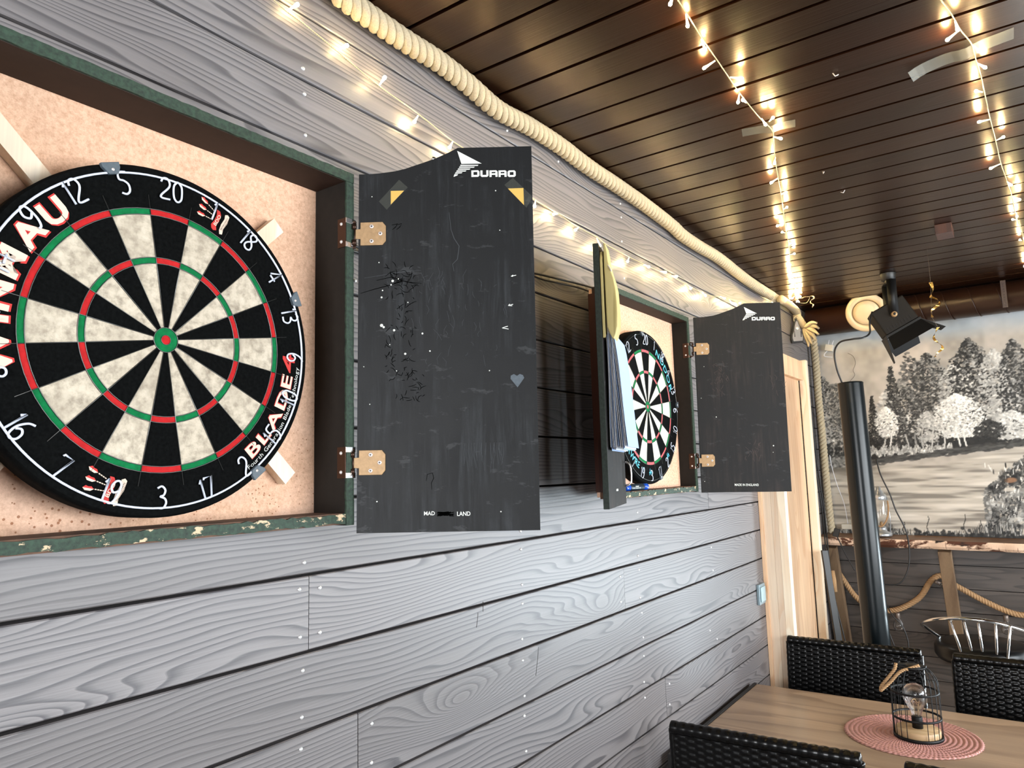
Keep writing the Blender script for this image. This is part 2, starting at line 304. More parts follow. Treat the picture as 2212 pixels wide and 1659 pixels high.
# board backing: peach hardboard pitted with dart holes (more of them low down, where missed darts land)
t = NT('peach_hardboard'); o = t.obj(); sx = t.n('SeparateXYZ', Vector=o)
vo = t.n('TexVoronoi', Vector=o, Scale=135.0).outputs['Distance']
dens = t.noise(o, 7, 3, .6); low = t.ramp(t.math('ADD', sx.outputs['Z'], .3), [(.0, (1, 1, 1, 1)), (.26, (.5, .5, .5, 1)), (.5, (0, 0, 0, 1))])
thr = t.math('ADD', t.math('MULTIPLY', low, .34), t.math('MULTIPLY', t.math('SUBTRACT', dens, .50), .5))
pit = t.math('LESS_THAN', vo, thr)
fine = t.noise(o, 190, 3, .7); blot = t.noise(o, 9, 3, .5)
c = t.ramp(fine, [(.3, rgb(206, 160, 130)), (.65, rgb(236, 194, 164))])
c = t.mix(t.math('MULTIPLY', t.ramp(blot, [(.4, (0, 0, 0, 1)), (.7, (1, 1, 1, 1))]), t.math('MULTIPLY', low, .6)), c, rgb(240, 208, 194))
c = t.mix(t.math('MULTIPLY', pit, .8), c, rgb(150, 92, 58))
t.set(Base__Color=c, Roughness=.85, Specular__IOR__Level=.25); t.bump(t.math('SUBTRACT', fine, t.math('MULTIPLY', pit, 2.0)), .35, .0015); M['hardboard'] = t.mat
# green painted chipboard edge, flaking
def edge_mat(name, chip, tone=(48, 70, 54)):
    t = NT(name); o = t.obj(); a = t.noise(t.map((1, 2.2, 2.2)), 34, 5, .7); b = t.noise(o, 160, 3, .6)
    c = t.ramp(b, [(.3, rgb(*[int(x * .55) for x in tone])), (.7, rgb(*tone))])
    c = t.mix(t.ramp(a, [(chip, (0, 0, 0, 1)), (chip + .03, (1, 1, 1, 1))], 'LINEAR'), c, rgb(196, 172, 140))
    t.set(Base__Color=c, Roughness=.75); t.bump(b, .5, .0015); return t.mat
M['edge'] = edge_mat('green_painted_chipboard_edge', .70)
M['edge_worn'] = edge_mat('flaking_green_chipboard_edge', .575)
M['inner_black'] = plain('matt_black_board', rgb(26, 22, 18), .75, vary=.2, scale=60, spec=.3)
M['inner_brown'] = plain('dark_brown_board', rgb(46, 30, 22), .7, vary=.15, scale=40, spec=.3)
M['sill_brown'] = plain('worn_brown_board', rgb(88, 62, 46), .8, vary=.35, scale=50)
def door_mat(name, base=(27, 28, 29), amount=1.0, tint=(84, 88, 92)):
    t = NT(name); o = t.obj()
    s1 = t.noise(t.map((42, 1, 3.2)), 1.6, 5, .7, .4); s2 = t.noise(o, 9, 4, .6); s3 = t.noise(o, 420, 2, .5); s4 = t.noise(t.map((10, 1, 26), rot=(0, .5, 0)), 1.7, 4, .7)
    m = t.math('MULTIPLY', t.ramp(s1, [(.46, (0, 0, 0, 1)), (.72, (1, 1, 1, 1))]), t.ramp(s2, [(.42, (0, 0, 0, 1)), (.7, (1, 1, 1, 1))]))
    c = t.mix(t.math('MULTIPLY', m, .42 * amount), rgb(*base), rgb(*tint))
    c = t.mix(t.math('MULTIPLY', t.ramp(s4, [(.60, (0, 0, 0, 1)), (.66, (1, 1, 1, 1))]), .16 * amount), c, rgb(110, 112, 114))
    c = t.mix(.35, c, t.ramp(s3, [(.2, (.5, .5, .5, 1)), (.8, (1, 1, 1, 1))]), 'MULTIPLY')
    t.set(Base__Color=c, Roughness=t.math('ADD', .42, t.math('MULTIPLY', s2, .25)), Specular__IOR__Level=.22); t.bump(s3, .12, .0006); return t.mat
M['door'] = door_mat('scuffed_blackboard_paint')
M['door_b'] = door_mat('brown_scuffed_blackboard_paint', (32, 31, 31), .8, (90, 76, 70))
M['tape'] = plain('clear_tape', rgb(120, 122, 112), .3, Alpha=.11)
M['tape_dull'] = plain('matt_clear_tape', rgb(120, 118, 108), .5, Alpha=.28)
M['yellow'] = plain('yellow_paper', rgb(255, 206, 96), .7)
M['brass'] = plain('aged_brass_plate', rgb(168, 136, 98), .55, .25, vary=.14, scale=160)
M['chrome'] = plain('chrome', rgb(225, 225, 225), .12, 1.0)
M['darkmetal'] = plain('dark_bronze_metal', rgb(66, 46, 36), .35, .7)
M['screw'] = plain('steel_screw', rgb(225, 215, 210), .35, .3)
M['rope'] = plain('cream_rope', rgb(176, 162, 136), .9, vary=.16, scale=420, bump=.7, spec=.2)
M['hemp'] = plain('brown_hemp_rope', rgb(168, 134, 98), .9, vary=.2, scale=380, bump=.7, spec=.2)
M['cord'] = plain('clear_twisted_cord', rgb(214, 200, 160), .25, Alpha=.85)
t = NT('clear_bulb_plastic'); t.set(Base__Color=(1, .93, .75, 1), Roughness=.15, Transmission__Weight=.0, Alpha=.55, Emission__Color=(1, .80, .42, 1), Emission__Strength=.9); M['bulb'] = t.mat
t = NT('warm_led'); t.set(Base__Color=(1, .9, .7, 1), Emission__Color=(1.0, .74, .34, 1), Emission__Strength=560); M['led'] = t.mat
t = NT('warm_led_on_wall'); t.set(Base__Color=(1, .9, .7, 1), Emission__Color=(1.0, .74, .34, 1), Emission__Strength=235); M['led_wall'] = t.mat
M['cable'] = plain('black_cable', rgb(16, 16, 17), .45)
M['clearglass'] = None
t = NT('thin_clear_glass'); t.set(Base__Color=(1, 1, 1, 1), Roughness=.03, Transmission__Weight=1.0, IOR=1.45, Alpha=.75); M['glass'] = t.mat

# ================================================================ ROOM
rnd = random.Random(7)
ZC, YB, XR, YF = 0.88, 4.42, 3.2, -2.4
ZFL = -FZ
Z0, SP = 0.8054, 0.1199
seams = {8: [0.7822, 3.05], 9: [2.35], 10: [1.8944], 12: [0.8866, 2.1394], 13: [1.3], 7: [2.6], 6: [-0.6], 2: [-0.5], 1: [-.9], 5: [2.5], 11: [2.9], 3: [-.2], 4: [3.0], 14: [.4], 16: [1.6], 17: [.2], 18: [2.2]}
# seams measured between board k (above groove k+1): board k spans groove k..k+1
seams[8] = [0.7822]; seams[9] = [1.8944]; seams[10] = [0.8866]; seams[11] = []; seams[12] = [2.1394]
b = MB()
b.box(-.06, -.021, YF, YB + .06, ZFL, ZC, 1)
k = -1
while True:
    zt = min(ZC, Z0 - SP * k); zb = max(ZFL, Z0 - SP * (k + 1))
    g = .0022 if k < 8 else .0024
    ys = [YF] + sorted(seams.get(k, [])) + [YB]
    for a, c in zip(ys[:-1], ys[1:]):
        y0, y1 = a + (.0008 if a > YF else 0), c - (.0008 if c < YB else 0)
        off = rnd.uniform(-.0004, .0006)
        zz0, zz1 = zb + g, zt - g
        att = rnd.uniform(.05, 1)
        e = .0016
        b.add([(-.02, y0, zz0), (off - e, y0, zz0), (off, y0, zz0 + e), (off, y0, zz1 - e), (off - e, y0, zz1), (-.02, y0, zz1),
               (-.02, y1, zz0), (off - e, y1, zz0), (off, y1, zz0 + e), (off, y1, zz1 - e), (off - e, y1, zz1), (-.02, y1, zz1)],
              [(0, 1, 7, 6), (1, 2, 8, 7), (2, 3, 9, 8), (3, 4, 10, 9), (4, 5, 11, 10), (0, 5, 4, 3, 2, 1), (6, 7, 8, 9, 10, 11)], 0, False, att)
    k += 1
    if zb <= ZFL + .001: break
wall_left = b.build('wall_left', [M['wall'], M['gap']], kind='structure')
nm = MB(); nm.lathe([(0, .0022), (.0018, .0018), (.0029, .0011), (.0033, 0), (.0033, -.004)], 10, T=Matrix.Rotation(math.pi / 2, 4, 'Y'))
nail0 = None
for (ny, nz) in NAILS:
    if nail0 is None:
        nail0 = nm.build('nail', M['steel'], wall_left, W=Matrix.Translation((.0005, ny, nz))); continue
    c_ = nail0.copy(); COL.objects.link(c_); place(c_, wall_left, Matrix.Translation((.0005, ny, nz)))

# ceiling boards run across (x), grooves every 0.1054 m
b = MB(); b.box(-.06, XR + .06, YF, YB + .06, ZC + .02, ZC + .06, 1)
y = 1.3014 - .1054 * 36
while y < YB:
    y0, y1 = y + .0048, y + .1054 - .0048
    b.box(-.02, XR, max(y0, YF), min(y1, YB), ZC + rnd.uniform(0, .0012), ZC + .02, 0, rnd.uniform(.05, 1)); y += .1054
    if y + .004 >= YB: break
b.build('ceiling', [M['ceil'], M['gap']], kind='structure')
# back wall boards, with the glazed terrace door to the right of the picture
GX0, GX1, GZ0, GZ1 = 1.36, 2.70, ZFL + .06, -.38
b = MB()
b.box(-.06, GX0, YB + .02, YB + .06, ZFL, ZC, 1); b.box(GX1, XR + .06, YB + .02, YB + .06, ZFL, ZC, 1); b.box(GX0, GX1, YB + .02, YB + .06, GZ1, ZC, 1)
z = ZC
while z > ZFL:
    zb = max(ZFL, z - .118); at_ = rnd.uniform(.05, 1)
    if z <= GZ1 + .1: b.box(0, GX0, YB, YB + .02, zb + .0018, z - .0018, 0, at_); b.box(GX1, XR, YB, YB + .02, zb + .0018, z - .0018, 0, at_)
    else: b.box(0, XR, YB, YB + .02, zb + .0018, z - .0018, 0, at_)
    z -= .118
b.build('wall_back', [M['backwall'], M['gap']], kind='structure')
b = MB(); y = YF
while y < YB: b.box(-.02, XR, y + .001, min(YB, y + .14) - .001, ZFL - .03, ZFL, 0, rnd.uniform(.05, 1)); y += .14
b.build('floor', M['floor'], kind='structure')
# right wall with a wide window opening, and the wall behind the viewer with its terrace opening
b = MB()
def holed(b, x0, x1, y0, y1, ax, h0, h1, z0, z1):
    if ax == 'y':
        for (a, c, d, e) in ((y0, h0, ZFL, ZC), (h1, y1, ZFL, ZC), (h0, h1, ZFL, z0), (h0, h1, z1, ZC)): b.box(x0, x1, a, c, d, e, 0, rnd.uniform(.1, 1))
    else:
        for (a, c, d, e) in ((x0, h0, ZFL, ZC), (h1, x1, ZFL, ZC), (h0, h1, ZFL, z0), (h0, h1, z1, ZC)): b.box(a, c, y0, y1, d, e, 0, rnd.uniform(.1, 1))
holed(b, XR, XR + .06, YF - .06, YB + .06, 'y', .35, 3.75, -.68, .67)
b.build('wall_right', M['backwall'], kind='structure')
b = MB(); holed(b, 0, XR, YF - .06, YF, 'x', .40, 2.1, -.83, .53)
b.build('wall_front', M['backwall'], kind='structure')
for nmz, ax, pos, a0, a1, z0, z1 in (('window_1', 'x', YF, .40, 2.1, -.83, .53), ('window_2', 'y', XR, .35, 3.75, -.68, .67), ('door_2', 'x', YB + .06, GX0, GX1, GZ0 - .05, GZ1)):
    b = MB(); w = .05
    def bar(a, c, d, e):
        if ax == 'x': b.box(a, c, pos - .05, pos - .01, d, e)
        else: b.box(pos + .01, pos + .05, a, c, d, e)
    bar(a0, a0 + w, z0, z1); bar(a1 - w, a1, z0, z1); bar(a0, a1, z0, z0 + w); bar(a0, a1, z1 - w, z1); bar((a0 + a1) / 2 - .03, (a0 + a1) / 2 + .03, z0 + w, z1 - w)
    b.build(nmz, M['pine'], kind='structure')

# ================================================================ DOOR FRAME in the left wall
b = MB()
b.box(.0, .005, 3.242, 4.046, ZFL, .47, 0, .3)                      # pale door leaf, flush
b.build('door_1', M['pine'], kind='structure')
b = MB()
b.box(0.001, .016, 3.200, 3.250, ZFL, .5, 0, .8)                    # casing edge strip
b.build('trim_1', M['pine'], kind='structure')
b = MB()
for x0, x1, a in ((.0165, .052, .2), (.0525, .078, .55), (.0785, .112, .9)): b.box(x0, x1, 3.205, 3.245, ZFL, .52, 0, a)
b.build('trim_2', M['cream_pine'], kind='structure', bevel=.001)      # laminated near post
b = MB(); b.box(.0085, .050, 4.05, 4.09, ZFL, .56, 0, .7); b.build('trim_3', M['cream_pine'], kind='structure', bevel=.004)
b = MB(); b.box(.006, .030, 3.25, 4.046, .450, .552, 0, .25); b.build('trim_4', M['pine'], kind='structure', bevel=.001)
for pts in ([(1.2385, -.2680), (1.2375, -.2880)], [(1.2140, -.3160), (1.2190, -.2950), (1.2200, -.2870)], [(1.4440, -.4020), (1.4380, -.4300), (1.4290, -.4620)]):
    b = MB(); b.tube([(.0004, y_, z_) for y_, z_ in pts], .0006, 4); b.build('scratch_mark', M['gap'], wall_left)

# ================================================================ LETTERING
def text_geo(s, size=1.0, offset=0.0, shear=0.0, res=3):
    cu = bpy.data.curves.new('t', 'FONT'); cu.body = s; cu.size = size; cu.offset = offset; cu.shear = shear; cu.resolution_u = res; cu.align_x = 'LEFT'
    ob = bpy.data.objects.new('t', cu); COL.objects.link(ob)
    dg = bpy.context.evaluated_depsgraph_get(); dg.update()
    me = bpy.data.meshes.new_from_object(ob.evaluated_get(dg))
    vs = [v.co.copy() for v in me.vertices]; fs = [tuple(p.vertices) for p in me.polygons]
    bpy.data.objects.remove(ob); bpy.data.curves.remove(cu); bpy.data.meshes.remove(me)
    return vs, fs
def text_flat(mb, s, x0, x1, z0, z1, y, m=0, offset=0.0, T=None, shear=0.0, slope=0.0):
    vs, fs = text_geo(s, 1.0, offset, shear)
    ax = min(v.x for v in vs); bx = max(v.x for v in vs); ay = min(v.y for v in vs); by = max(v.y for v in vs)
    out = []
    for v in vs:
        u = (v.x - ax) / (bx - ax); w = (v.y - ay) / (by - ay); q = Vector((x0 + (x1 - x0) * u, y, z0 + (z1 - z0) * w + slope * (x1 - x0) * u)); out.append(T @ q if T is not None else q)
    mb.add(out, fs, m)
def text_arc(mb, s, r, a_start, a_end, h, y, m=0, offset=0.0, tops='out', wide=1.0, shear=0.0):
    """letters laid round a circle in the x,z plane; angles in degrees clockwise from the top."""
    gl = []
    for ch in s:
        if ch == ' ': gl.append((None, None, .30)); continue
        vs, fs = text_geo(ch, 1.0, offset, shear); ax = min(v.x for v in vs); bx = max(v.x for v in vs); gl.append(([Vector((v.x - ax, v.y, 0)) for v in vs], fs, bx - ax))
    tot = sum(g[2] for g in gl) + .10 * (len(gl) - 1); pos = 0.0
    for vs, fs, w in gl:
        if vs:
            cpos = (pos + w / 2) / tot; A = math.radians(a_start + (a_end - a_start) * cpos); arc = abs(math.radians(a_end - a_start)) * r / tot
            out = []
            for v in vs:
                lx = (v.x - w / 2) * arc; lz = (v.y / .72) * h
                if tops == 'out': rr = r + lz; t_ = lx
                else: rr = r - lz; t_ = -lx
                # tangent frame at A (clockwise tangential = +)
                out.append(Vector((rr * math.sin(A) + t_ * math.cos(A), y, rr * math.cos(A) - t_ * math.sin(A))))
            mb.add(out, fs, m)
        pos += w + .10
# ================================================================ DARTBOARDS
WALLROT = Matrix.Rotation(math.pi / 2, 4, 'Z')         # local x runs along the wall, local -y faces the room
def wallW(x, y, z, roll=0.0): return Matrix.Translation((x, y, z)) @ WALLROT @ Matrix.Rotation(roll, 4, 'Y')
def ringpt(r, deg, y=0.0): a = math.radians(deg); return (r * math.sin(a), y, r * math.cos(a))
DIG = {  # strokes in a unit box, x 0..w, z 0..1
 '0': ([(.25, 1), (.06, .8), (.02, .5), (.08, .15), (.27, 0), (.48, .15), (.52, .5), (.47, .82), (.25, 1)], .54),
 '1': ([(.0, .80), (.12, 1), (.12, 0)], .14),
 '2': ([(.02, .78), (.12, .97), (.35, 1), (.50, .82), (.46, .58), (.06, .14), (.10, .0), (.55, .02)], .56),
 '3': ([(.02, .92), (.25, 1), (.44, .82), (.36, .6), (.18, .54), (.42, .44), (.50, .24), (.34, .02), (.05, .03)], .52),
 '4': ([(.42, 0), (.42, 1), (.02, .38), (.10, .30), (.56, .34)], .58),
 '5': ([(.48, 1), (.10, .98), (.06, .68), (.30, .60), (.50, .42), (.48, .14), (.28, .0), (.04, .06)], .52),
 '6': ([(.46, 1), (.20, .84), (.03, .45), (.10, .08), (.32, 0), (.50, .16), (.46, .42), (.26, .52), (.08, .36)], .52),
 '7': ([(.0, .92), (.02, 1), (.50, 1), (.20, .0)], .52),
 '8': ([(.27, .54), (.06, .74), (.12, .95), (.28, 1), (.44, .93), (.46, .74), (.08, .34), (.06, .1), (.27, 0), (.48, .1), (.46, .34), (.27, .54)], .52),
 '9': ([(.46, .60), (.22, .48), (.05, .68), (.16, .95), (.36, 1), (.49, .82), (.46, .35), (.30, .04), (.12, 0)], .52)}
ORDER = [20, 1, 18, 4, 13, 6, 10, 15, 2, 17, 3, 19, 7, 16, 8, 11, 14, 9, 12, 5]
def dartboard(name, label, W, mats, kind, roll=0.0):
    t = thing(name, label, 'dartboard', W=W, group=None)
    blk, crm, red, grn = mats
    R0 = .2255; TH = .0355
    b = MB(); N = 120
    # rim and back: one solid drum, its face carries the twenty sectors
    prof = [(R0 - .003, 0), (R0, .004), (R0, TH), (0.0, TH)]
    TT = Matrix.Rotation(-math.pi / 2, 4, 'X')           # z -> +y
    b.lathe([(r, z) for r, z in prof], N, 0, T=TT)
    rings = [(0, .0062, 'bull'), (.0062, .0160, 'obull'), (.0160, .099, 's'), (.099, .107, 't'), (.107, .162, 's'), (.162, .170, 't'), (.170, R0 - .003, 'k')]
    for i in range(20):
        for (ra, rb, kd) in rings:
            steps = 6
            for k in range(steps):
                a0 = -9 + 18 * i + 18 * k / steps; a1 = -9 + 18 * i + 18 * (k + 1) / steps
                m = {'bull': 2, 'obull': 3, 's': 0 if i % 2 == 0 else 1, 't': 2 if i % 2 == 0 else 3, 'k': 0}[kd]
                if ra == 0: b.add([(0, 0, 0), ringpt(rb, a0), ringpt(rb, a1)], [(0, 2, 1)], m)
                else: b.add([ringpt(ra, a0), ringpt(rb, a0), ringpt(rb, a1), ringpt(ra, a1)], [(0, 3, 2, 1)], m)
    # the drum's outward band is black
    b.build('board_body', [blk, crm, red, grn], t)
    s = MB(); w = .0006
    for i in range(20):
        a = 9 + 18 * i; s.tube([ringpt(.016, a, -.0006), ringpt(.188, a, -.0006)], w, 4)
    for r in (.0062, .016, .099, .107, .162, .170):
        s.tube([ringpt(r, k * 5, -.0006) for k in range(72)], w if r > .01 else .0004, 4, closed=True)
    s.build('spider', M['spider'], t)
    RR = .2135 if kind == 1 else .2150
    nr = MB(); wr = .0014 if kind == 1 else .0012
    nr.tube([ringpt(RR, k * 3, -.0022) for k in range(120)], wr if kind == 1 else .0007, 8, closed=True)
    ringo = nr.build('number_ring', M['ringwire'] if kind == 1 else M['spider'], t)
    hh = .0275 if kind == 1 else .030
    for i, num in enumerate(ORDER):
        nr = MB(); a = 18 * i; up = not (108 <= a <= 252)
        st = str(num); ws = [DIG[c][1] for c in st]; tot = sum(ws) + .16 * (len(st) - 1)
        pos = -tot / 2
        for c, wd_ in zip(st, ws):
            pts = []
            for (dx, dz) in DIG[c][0]:
                lx = (pos + dx) * hh * .86; lz = dz * hh
                A = math.radians(a)
                if up: rr = RR - hh + lz + .0006; tt = lx
                else: rr = RR - lz + .0006; tt = -lx
                pts.append((rr * math.sin(A) + tt * math.cos(A), -.0026, rr * math.cos(A) - tt * math.sin(A)))
            pts = smooth_path(pts, 5) if c not in '147' else [Vector(p) for p in pts]
            nr.tube(pts, wr, 6); pos += wd_ + .16
        nr.build('wire_number', M['ringwire'], ringo)
    return t
def clip(t, deg, r, s=1.0, mat=None):
    A = Matrix.Rotation(math.radians(deg), 4, 'Y')
    c = MB(); Tm = A @ Matrix.Translation((0, 0, r))
    c.prism([(-.011 * s, .004 * s), (-.0115 * s, .009 * s), (.0115 * s, .009 * s), (.011 * s, .002 * s), (.0065 * s, -.0055 * s), (-.005 * s, -.0055 * s)][::-1], -.0055, .0, 0, T=Tm)
    o = c.build('number_clip', mat or M['clip'], t, bevel=.0006)
    p = MB(); p.lathe([(0, -.0012), (.0016, -.0008), (.002, 0), (.002, .001)], 10, T=Tm @ Matrix.Translation((.001, -.0055, 0)) @ Matrix.Rotation(-math.pi / 2, 4, 'X'))
    p.build('pin', M['screw'], o)
BD1 = dartboard('dartboard', 'large nearest dartboard with red outlined lettering, hung over crossed battens in left cabinet', wallW(.07, .493, .1817), (M['black'], M['cream'], M['red'], M['green']), 1)
for d in (-21, 66, 141): clip(BD1, d, .2165)
L = MB()
text_arc(L, 'WINMAU', .1775, 250, 318.5, .0285, -.0005, 0, offset=.060, tops='out')
text_arc(L, 'WINMAU', .1785, 250, 318.5, .0268, -.0008, 1, offset=.032, tops='out')
L.build('red_outlined_lettering', [M['emb_red'], M['emb_cream']], BD1); L = MB()
text_arc(L, 'BLADE', .2000, 139.5, 98.5, .0185, -.0005, 0, offset=.042, tops='in')
text_arc(L, 'BLADE', .1996, 139.5, 98.5, .0178, -.0008, 1, offset=.018, tops='in')
text_arc(L, '4', .2010, 97.0, 89.0, .0215, -.0008, 0, offset=.022, tops='in')
L.build('model_lettering', [M['emb_red'], M['emb_cream']], BD1); L = MB()
text_arc(L, 'Fourth Generation Blade Technology', .2095, 143, 94, .0062, -.0006, 2, offset=.004, tops='in')
L.build('tagline_lettering', [M['emb_red'], M['emb_cream'], M['emb_grey']], BD1)
def bdo_badge(T, name):
    """three flighted darts behind a red ribbon, with a cream scroll beside it."""
    e = MB()
    for k in (0, 1, 2):
        A = T @ Matrix.Translation((-.0125, 0, .013 - k * .0095)) @ Matrix.Rotation(math.radians(24 - 12 * k), 4, 'Y')
        e.prism([(-.0135, 0), (-.0105, -.0028), (-.004, -.0026), (-.0005, 0)], -.0010, -.0004, 1, T=A)
        e.prism([(-.0005, 0), (-.004, .0026), (-.0075, .0021), (-.0105, .0030), (-.0135, 0)], -.0010, -.0004, 0, T=A)
        for q in range(4): e.box(.0005 + q * .0030, .0026 + q * .0030, -.0009, -.0004, -.0006, .0006, 1, T=A)
    e.prism([(-.0005, -.018), (.003, -.0205), (.0075, -.0185), (.0055, -.012), (.0085, -.004), (.0095, .006), (.0065, .0115), (.0015, .012), (.003, .004), (.001, -.006), (-.002, -.013)], -.0014, -.0006, 0, T=T)
    Tt = T @ Matrix.Translation((.0030, 0, -.0125)) @ Matrix.Rotation(math.radians(-76), 4, 'Y')
    text_flat(e, 'BDO', 0, .0185, -.0026, .0024, -.0018, 1, .02, T=Tt)
    e.prism([(.0135, -.0215), (.0175, -.0205), (.0175, -.012), (.0215, -.002), (.0225, .010), (.0195, .0125), (.0155, .0105), (.0160, .004), (.0128, -.006), (.0118, -.016)], -.0012, -.0006, 1, T=T)
    Ts = T @ Matrix.Translation((.0150, 0, -.0150)) @ Matrix.Rotation(math.radians(-74), 4, 'Y')
    text_flat(e, 'BRITISH DARTS', 0, .023, .0003, .0022, -.0015, 2, .0, T=Ts); text_flat(e, 'ORGANISATION', 0, .023, -.0026, -.0008, -.0015, 2, .0, T=Ts)
    return e
e = bdo_badge(Matrix.Rotation(math.radians(18.5), 4, 'Y') @ Matrix.Translation((0.002, 0, .1935)) @ Matrix.Rotation(math.radians(-6), 4, 'Y') @ Matrix.Scale(.96, 4), 'a'); e.build('darts_badge', [M['emb_red'], M['emb_cream'], M['emb_black']], BD1)
e = bdo_badge(Matrix.Rotation(math.radians(200), 4, 'Y') @ Matrix.Translation((0, 0, .196)) @ Matrix.Rotation(math.radians(172), 4, 'Y'), 'b'); e.build('darts_badge', [M['emb_red'], M['emb_cream'], M['emb_black']], BD1)

BD2 = dartboard('dartboard', 'smaller looking far dartboard with pale blue lettering, half hidden by hanging papers', wallW(.07, 1.958, .1815), (M['black'], M['white_sisal'], M['pink'], M['green']), 2)
for d in (-6, 85, 163): clip(BD2, d, .2150, .8)
L = MB()
text_arc(L, 'NODOR', .1790, 24, 72, .0200, -.0006, 0, offset=.008, tops='out')
L.build('blue_lettering', M['emb_cyan'], BD2); L = MB()
text_arc(L, 'SUPERWIRE', .1960, 247, 204, .0195, -.0006, 0, offset=.004, tops='in')
L.build('blue_lettering', M['emb_cyan'], BD2); L = MB()
L.tube([ringpt(.187 + .0045 * math.sin(k / 24 * 2 * math.pi), 196 + 4.2 * math.cos(k / 24 * 4 * math.pi) * .5, -.0008) for k in range(24)], .0008, 4, closed=True)
for a in (181, 138):
    L.build('blue_emblem', M['emb_cyan'], BD2); L = MB()
    A = Matrix.Rotation(math.radians(a), 4, 'Y') @ Matrix.Translation((0, 0, .190)) @ Matrix.Rotation(math.pi, 4, 'Y')
    for pts in ([(-.008, -.010), (-.003, .010), (.001, -.008)], [(-.004, -.004), (.004, .006), (.008, -.010)], [(-.010, -.002), (.009, -.001)]):
        L.ribbon(pts, .0022, -.0007, 0, T=A, taper=False)
L.build('blue_emblem', M['emb_cyan'], BD2)

# ================================================================ CABINETS
def cabinet(label, cy, zb, zt, xback, xfront, halfw, worn, open_side_red):
    """open box of 18 mm chipboard with a hardboard back; local x along the wall, y into the wall, z up."""
    W = wallW(xfront, cy, 0); t = thing('dartboard_cabinet', label, 'cabinet', W=W)
    D = xfront - xback; T = .017
    b = MB(); b.box(-halfw + .004, halfw - .004, D - .012, D - .001, zb + .004, zt - .004); b.build('back_panel', M['hardboard'], t, bevel=0)
    def panel(name, x0, x1, z0, z1, inner, outer, edge, ed):
        b = MB(); b.box(x0, x1, .0035, D - .0125 if name != 'side_panel' else D, z0, z1, 0)
        o = b.build(name, [inner], t)
        e_ = MB(); n = 60
        # chipped front edge: a strip with slightly ragged borders
        vs = []; fs = []; rr = random.Random(len(name) * 31 + int(abs(x0) * 1e4) % 97)
        horiz = (x1 - x0) > (z1 - z0)
        for i in range(n + 1):
            u = i / n; j0 = rr.uniform(0, .0012) * ed; j1 = rr.uniform(0, .0012) * ed
            if horiz: pts = [(x0 + (x1 - x0) * u, z0 + j0), (x0 + (x1 - x0) * u, z1 - j1)]
            else: pts = [(x0 + j0, z0 + (z1 - z0) * u), (x1 - j1, z0 + (z1 - z0) * u)]
            for (px, pz) in pts: vs.append((px, 0, pz))
            for (px, pz) in pts: vs.append((px, .0036, pz))
        for i in range(n):
            a = 4 * i; c = a + 4
            fs += [(a, c, c + 1, a + 1), (a, a + 2, c + 2, c), (a + 1, c + 1, c + 3, a + 3)]
        fs += [(0, 1, 3, 2), (4 * n, 4 * n + 2, 4 * n + 3, 4 * n + 1)]
        e_.add(vs, fs); e_.build('painted_edge', edge, o)
        return o
    panel('top_panel', -halfw, halfw, zt - T, zt, M['inner_brown'], None, M['edge'], 1)
    panel('bottom_panel', -halfw, halfw - T - .0005, zb, zb + T, M['sill_brown'], None, M['edge_worn'], 2.5)
    panel('side_panel', halfw - T, halfw, zb - .002, zt - T - .0005, M['inner_black'], None, M['edge'], 1)
    panel('side_panel', -halfw, -halfw + T, zb + T + .0005, zt - T - .0005, M['redwood'] if open_side_red else M['inner_black'], None, M['edge'], 1)
    return t
CB1 = cabinet('large near wall cabinet of chipped green edged board holding the nearest dartboard', .514, -.0725, .5025, .0, .088, .284, True, False)
CB2 = cabinet('far wall cabinet with brown outer side, holding the dartboard behind the papers', 1.994, -.0755, .4985, .022, .088, .284, True, True)
# battens crossed behind the near board
tb = thing('batten_cross', 'pale square battens crossed diagonally behind the near dartboard', 'batten', W=wallW(.012, .508, .2130))
for sgn, L0 in ((1, .286), (-1, .300)):
    b = MB(); T = Matrix.Rotation(math.radians(45 * sgn), 4, 'Y')
    if sgn == 1: b.box(-.0125, .0125, -.0185, -.0003, -L0, .262, 0, .3, T=T)
    else:
        b.box(-.0125, .0125, -.0185, -.0003, .0126, L0, 0, .8, T=T); b.box(-.0125, .0125, -.0185, -.0003, -L0, -.0126, 0, .8, T=T)
    b.build('batten', M['cream_pine'], tb)
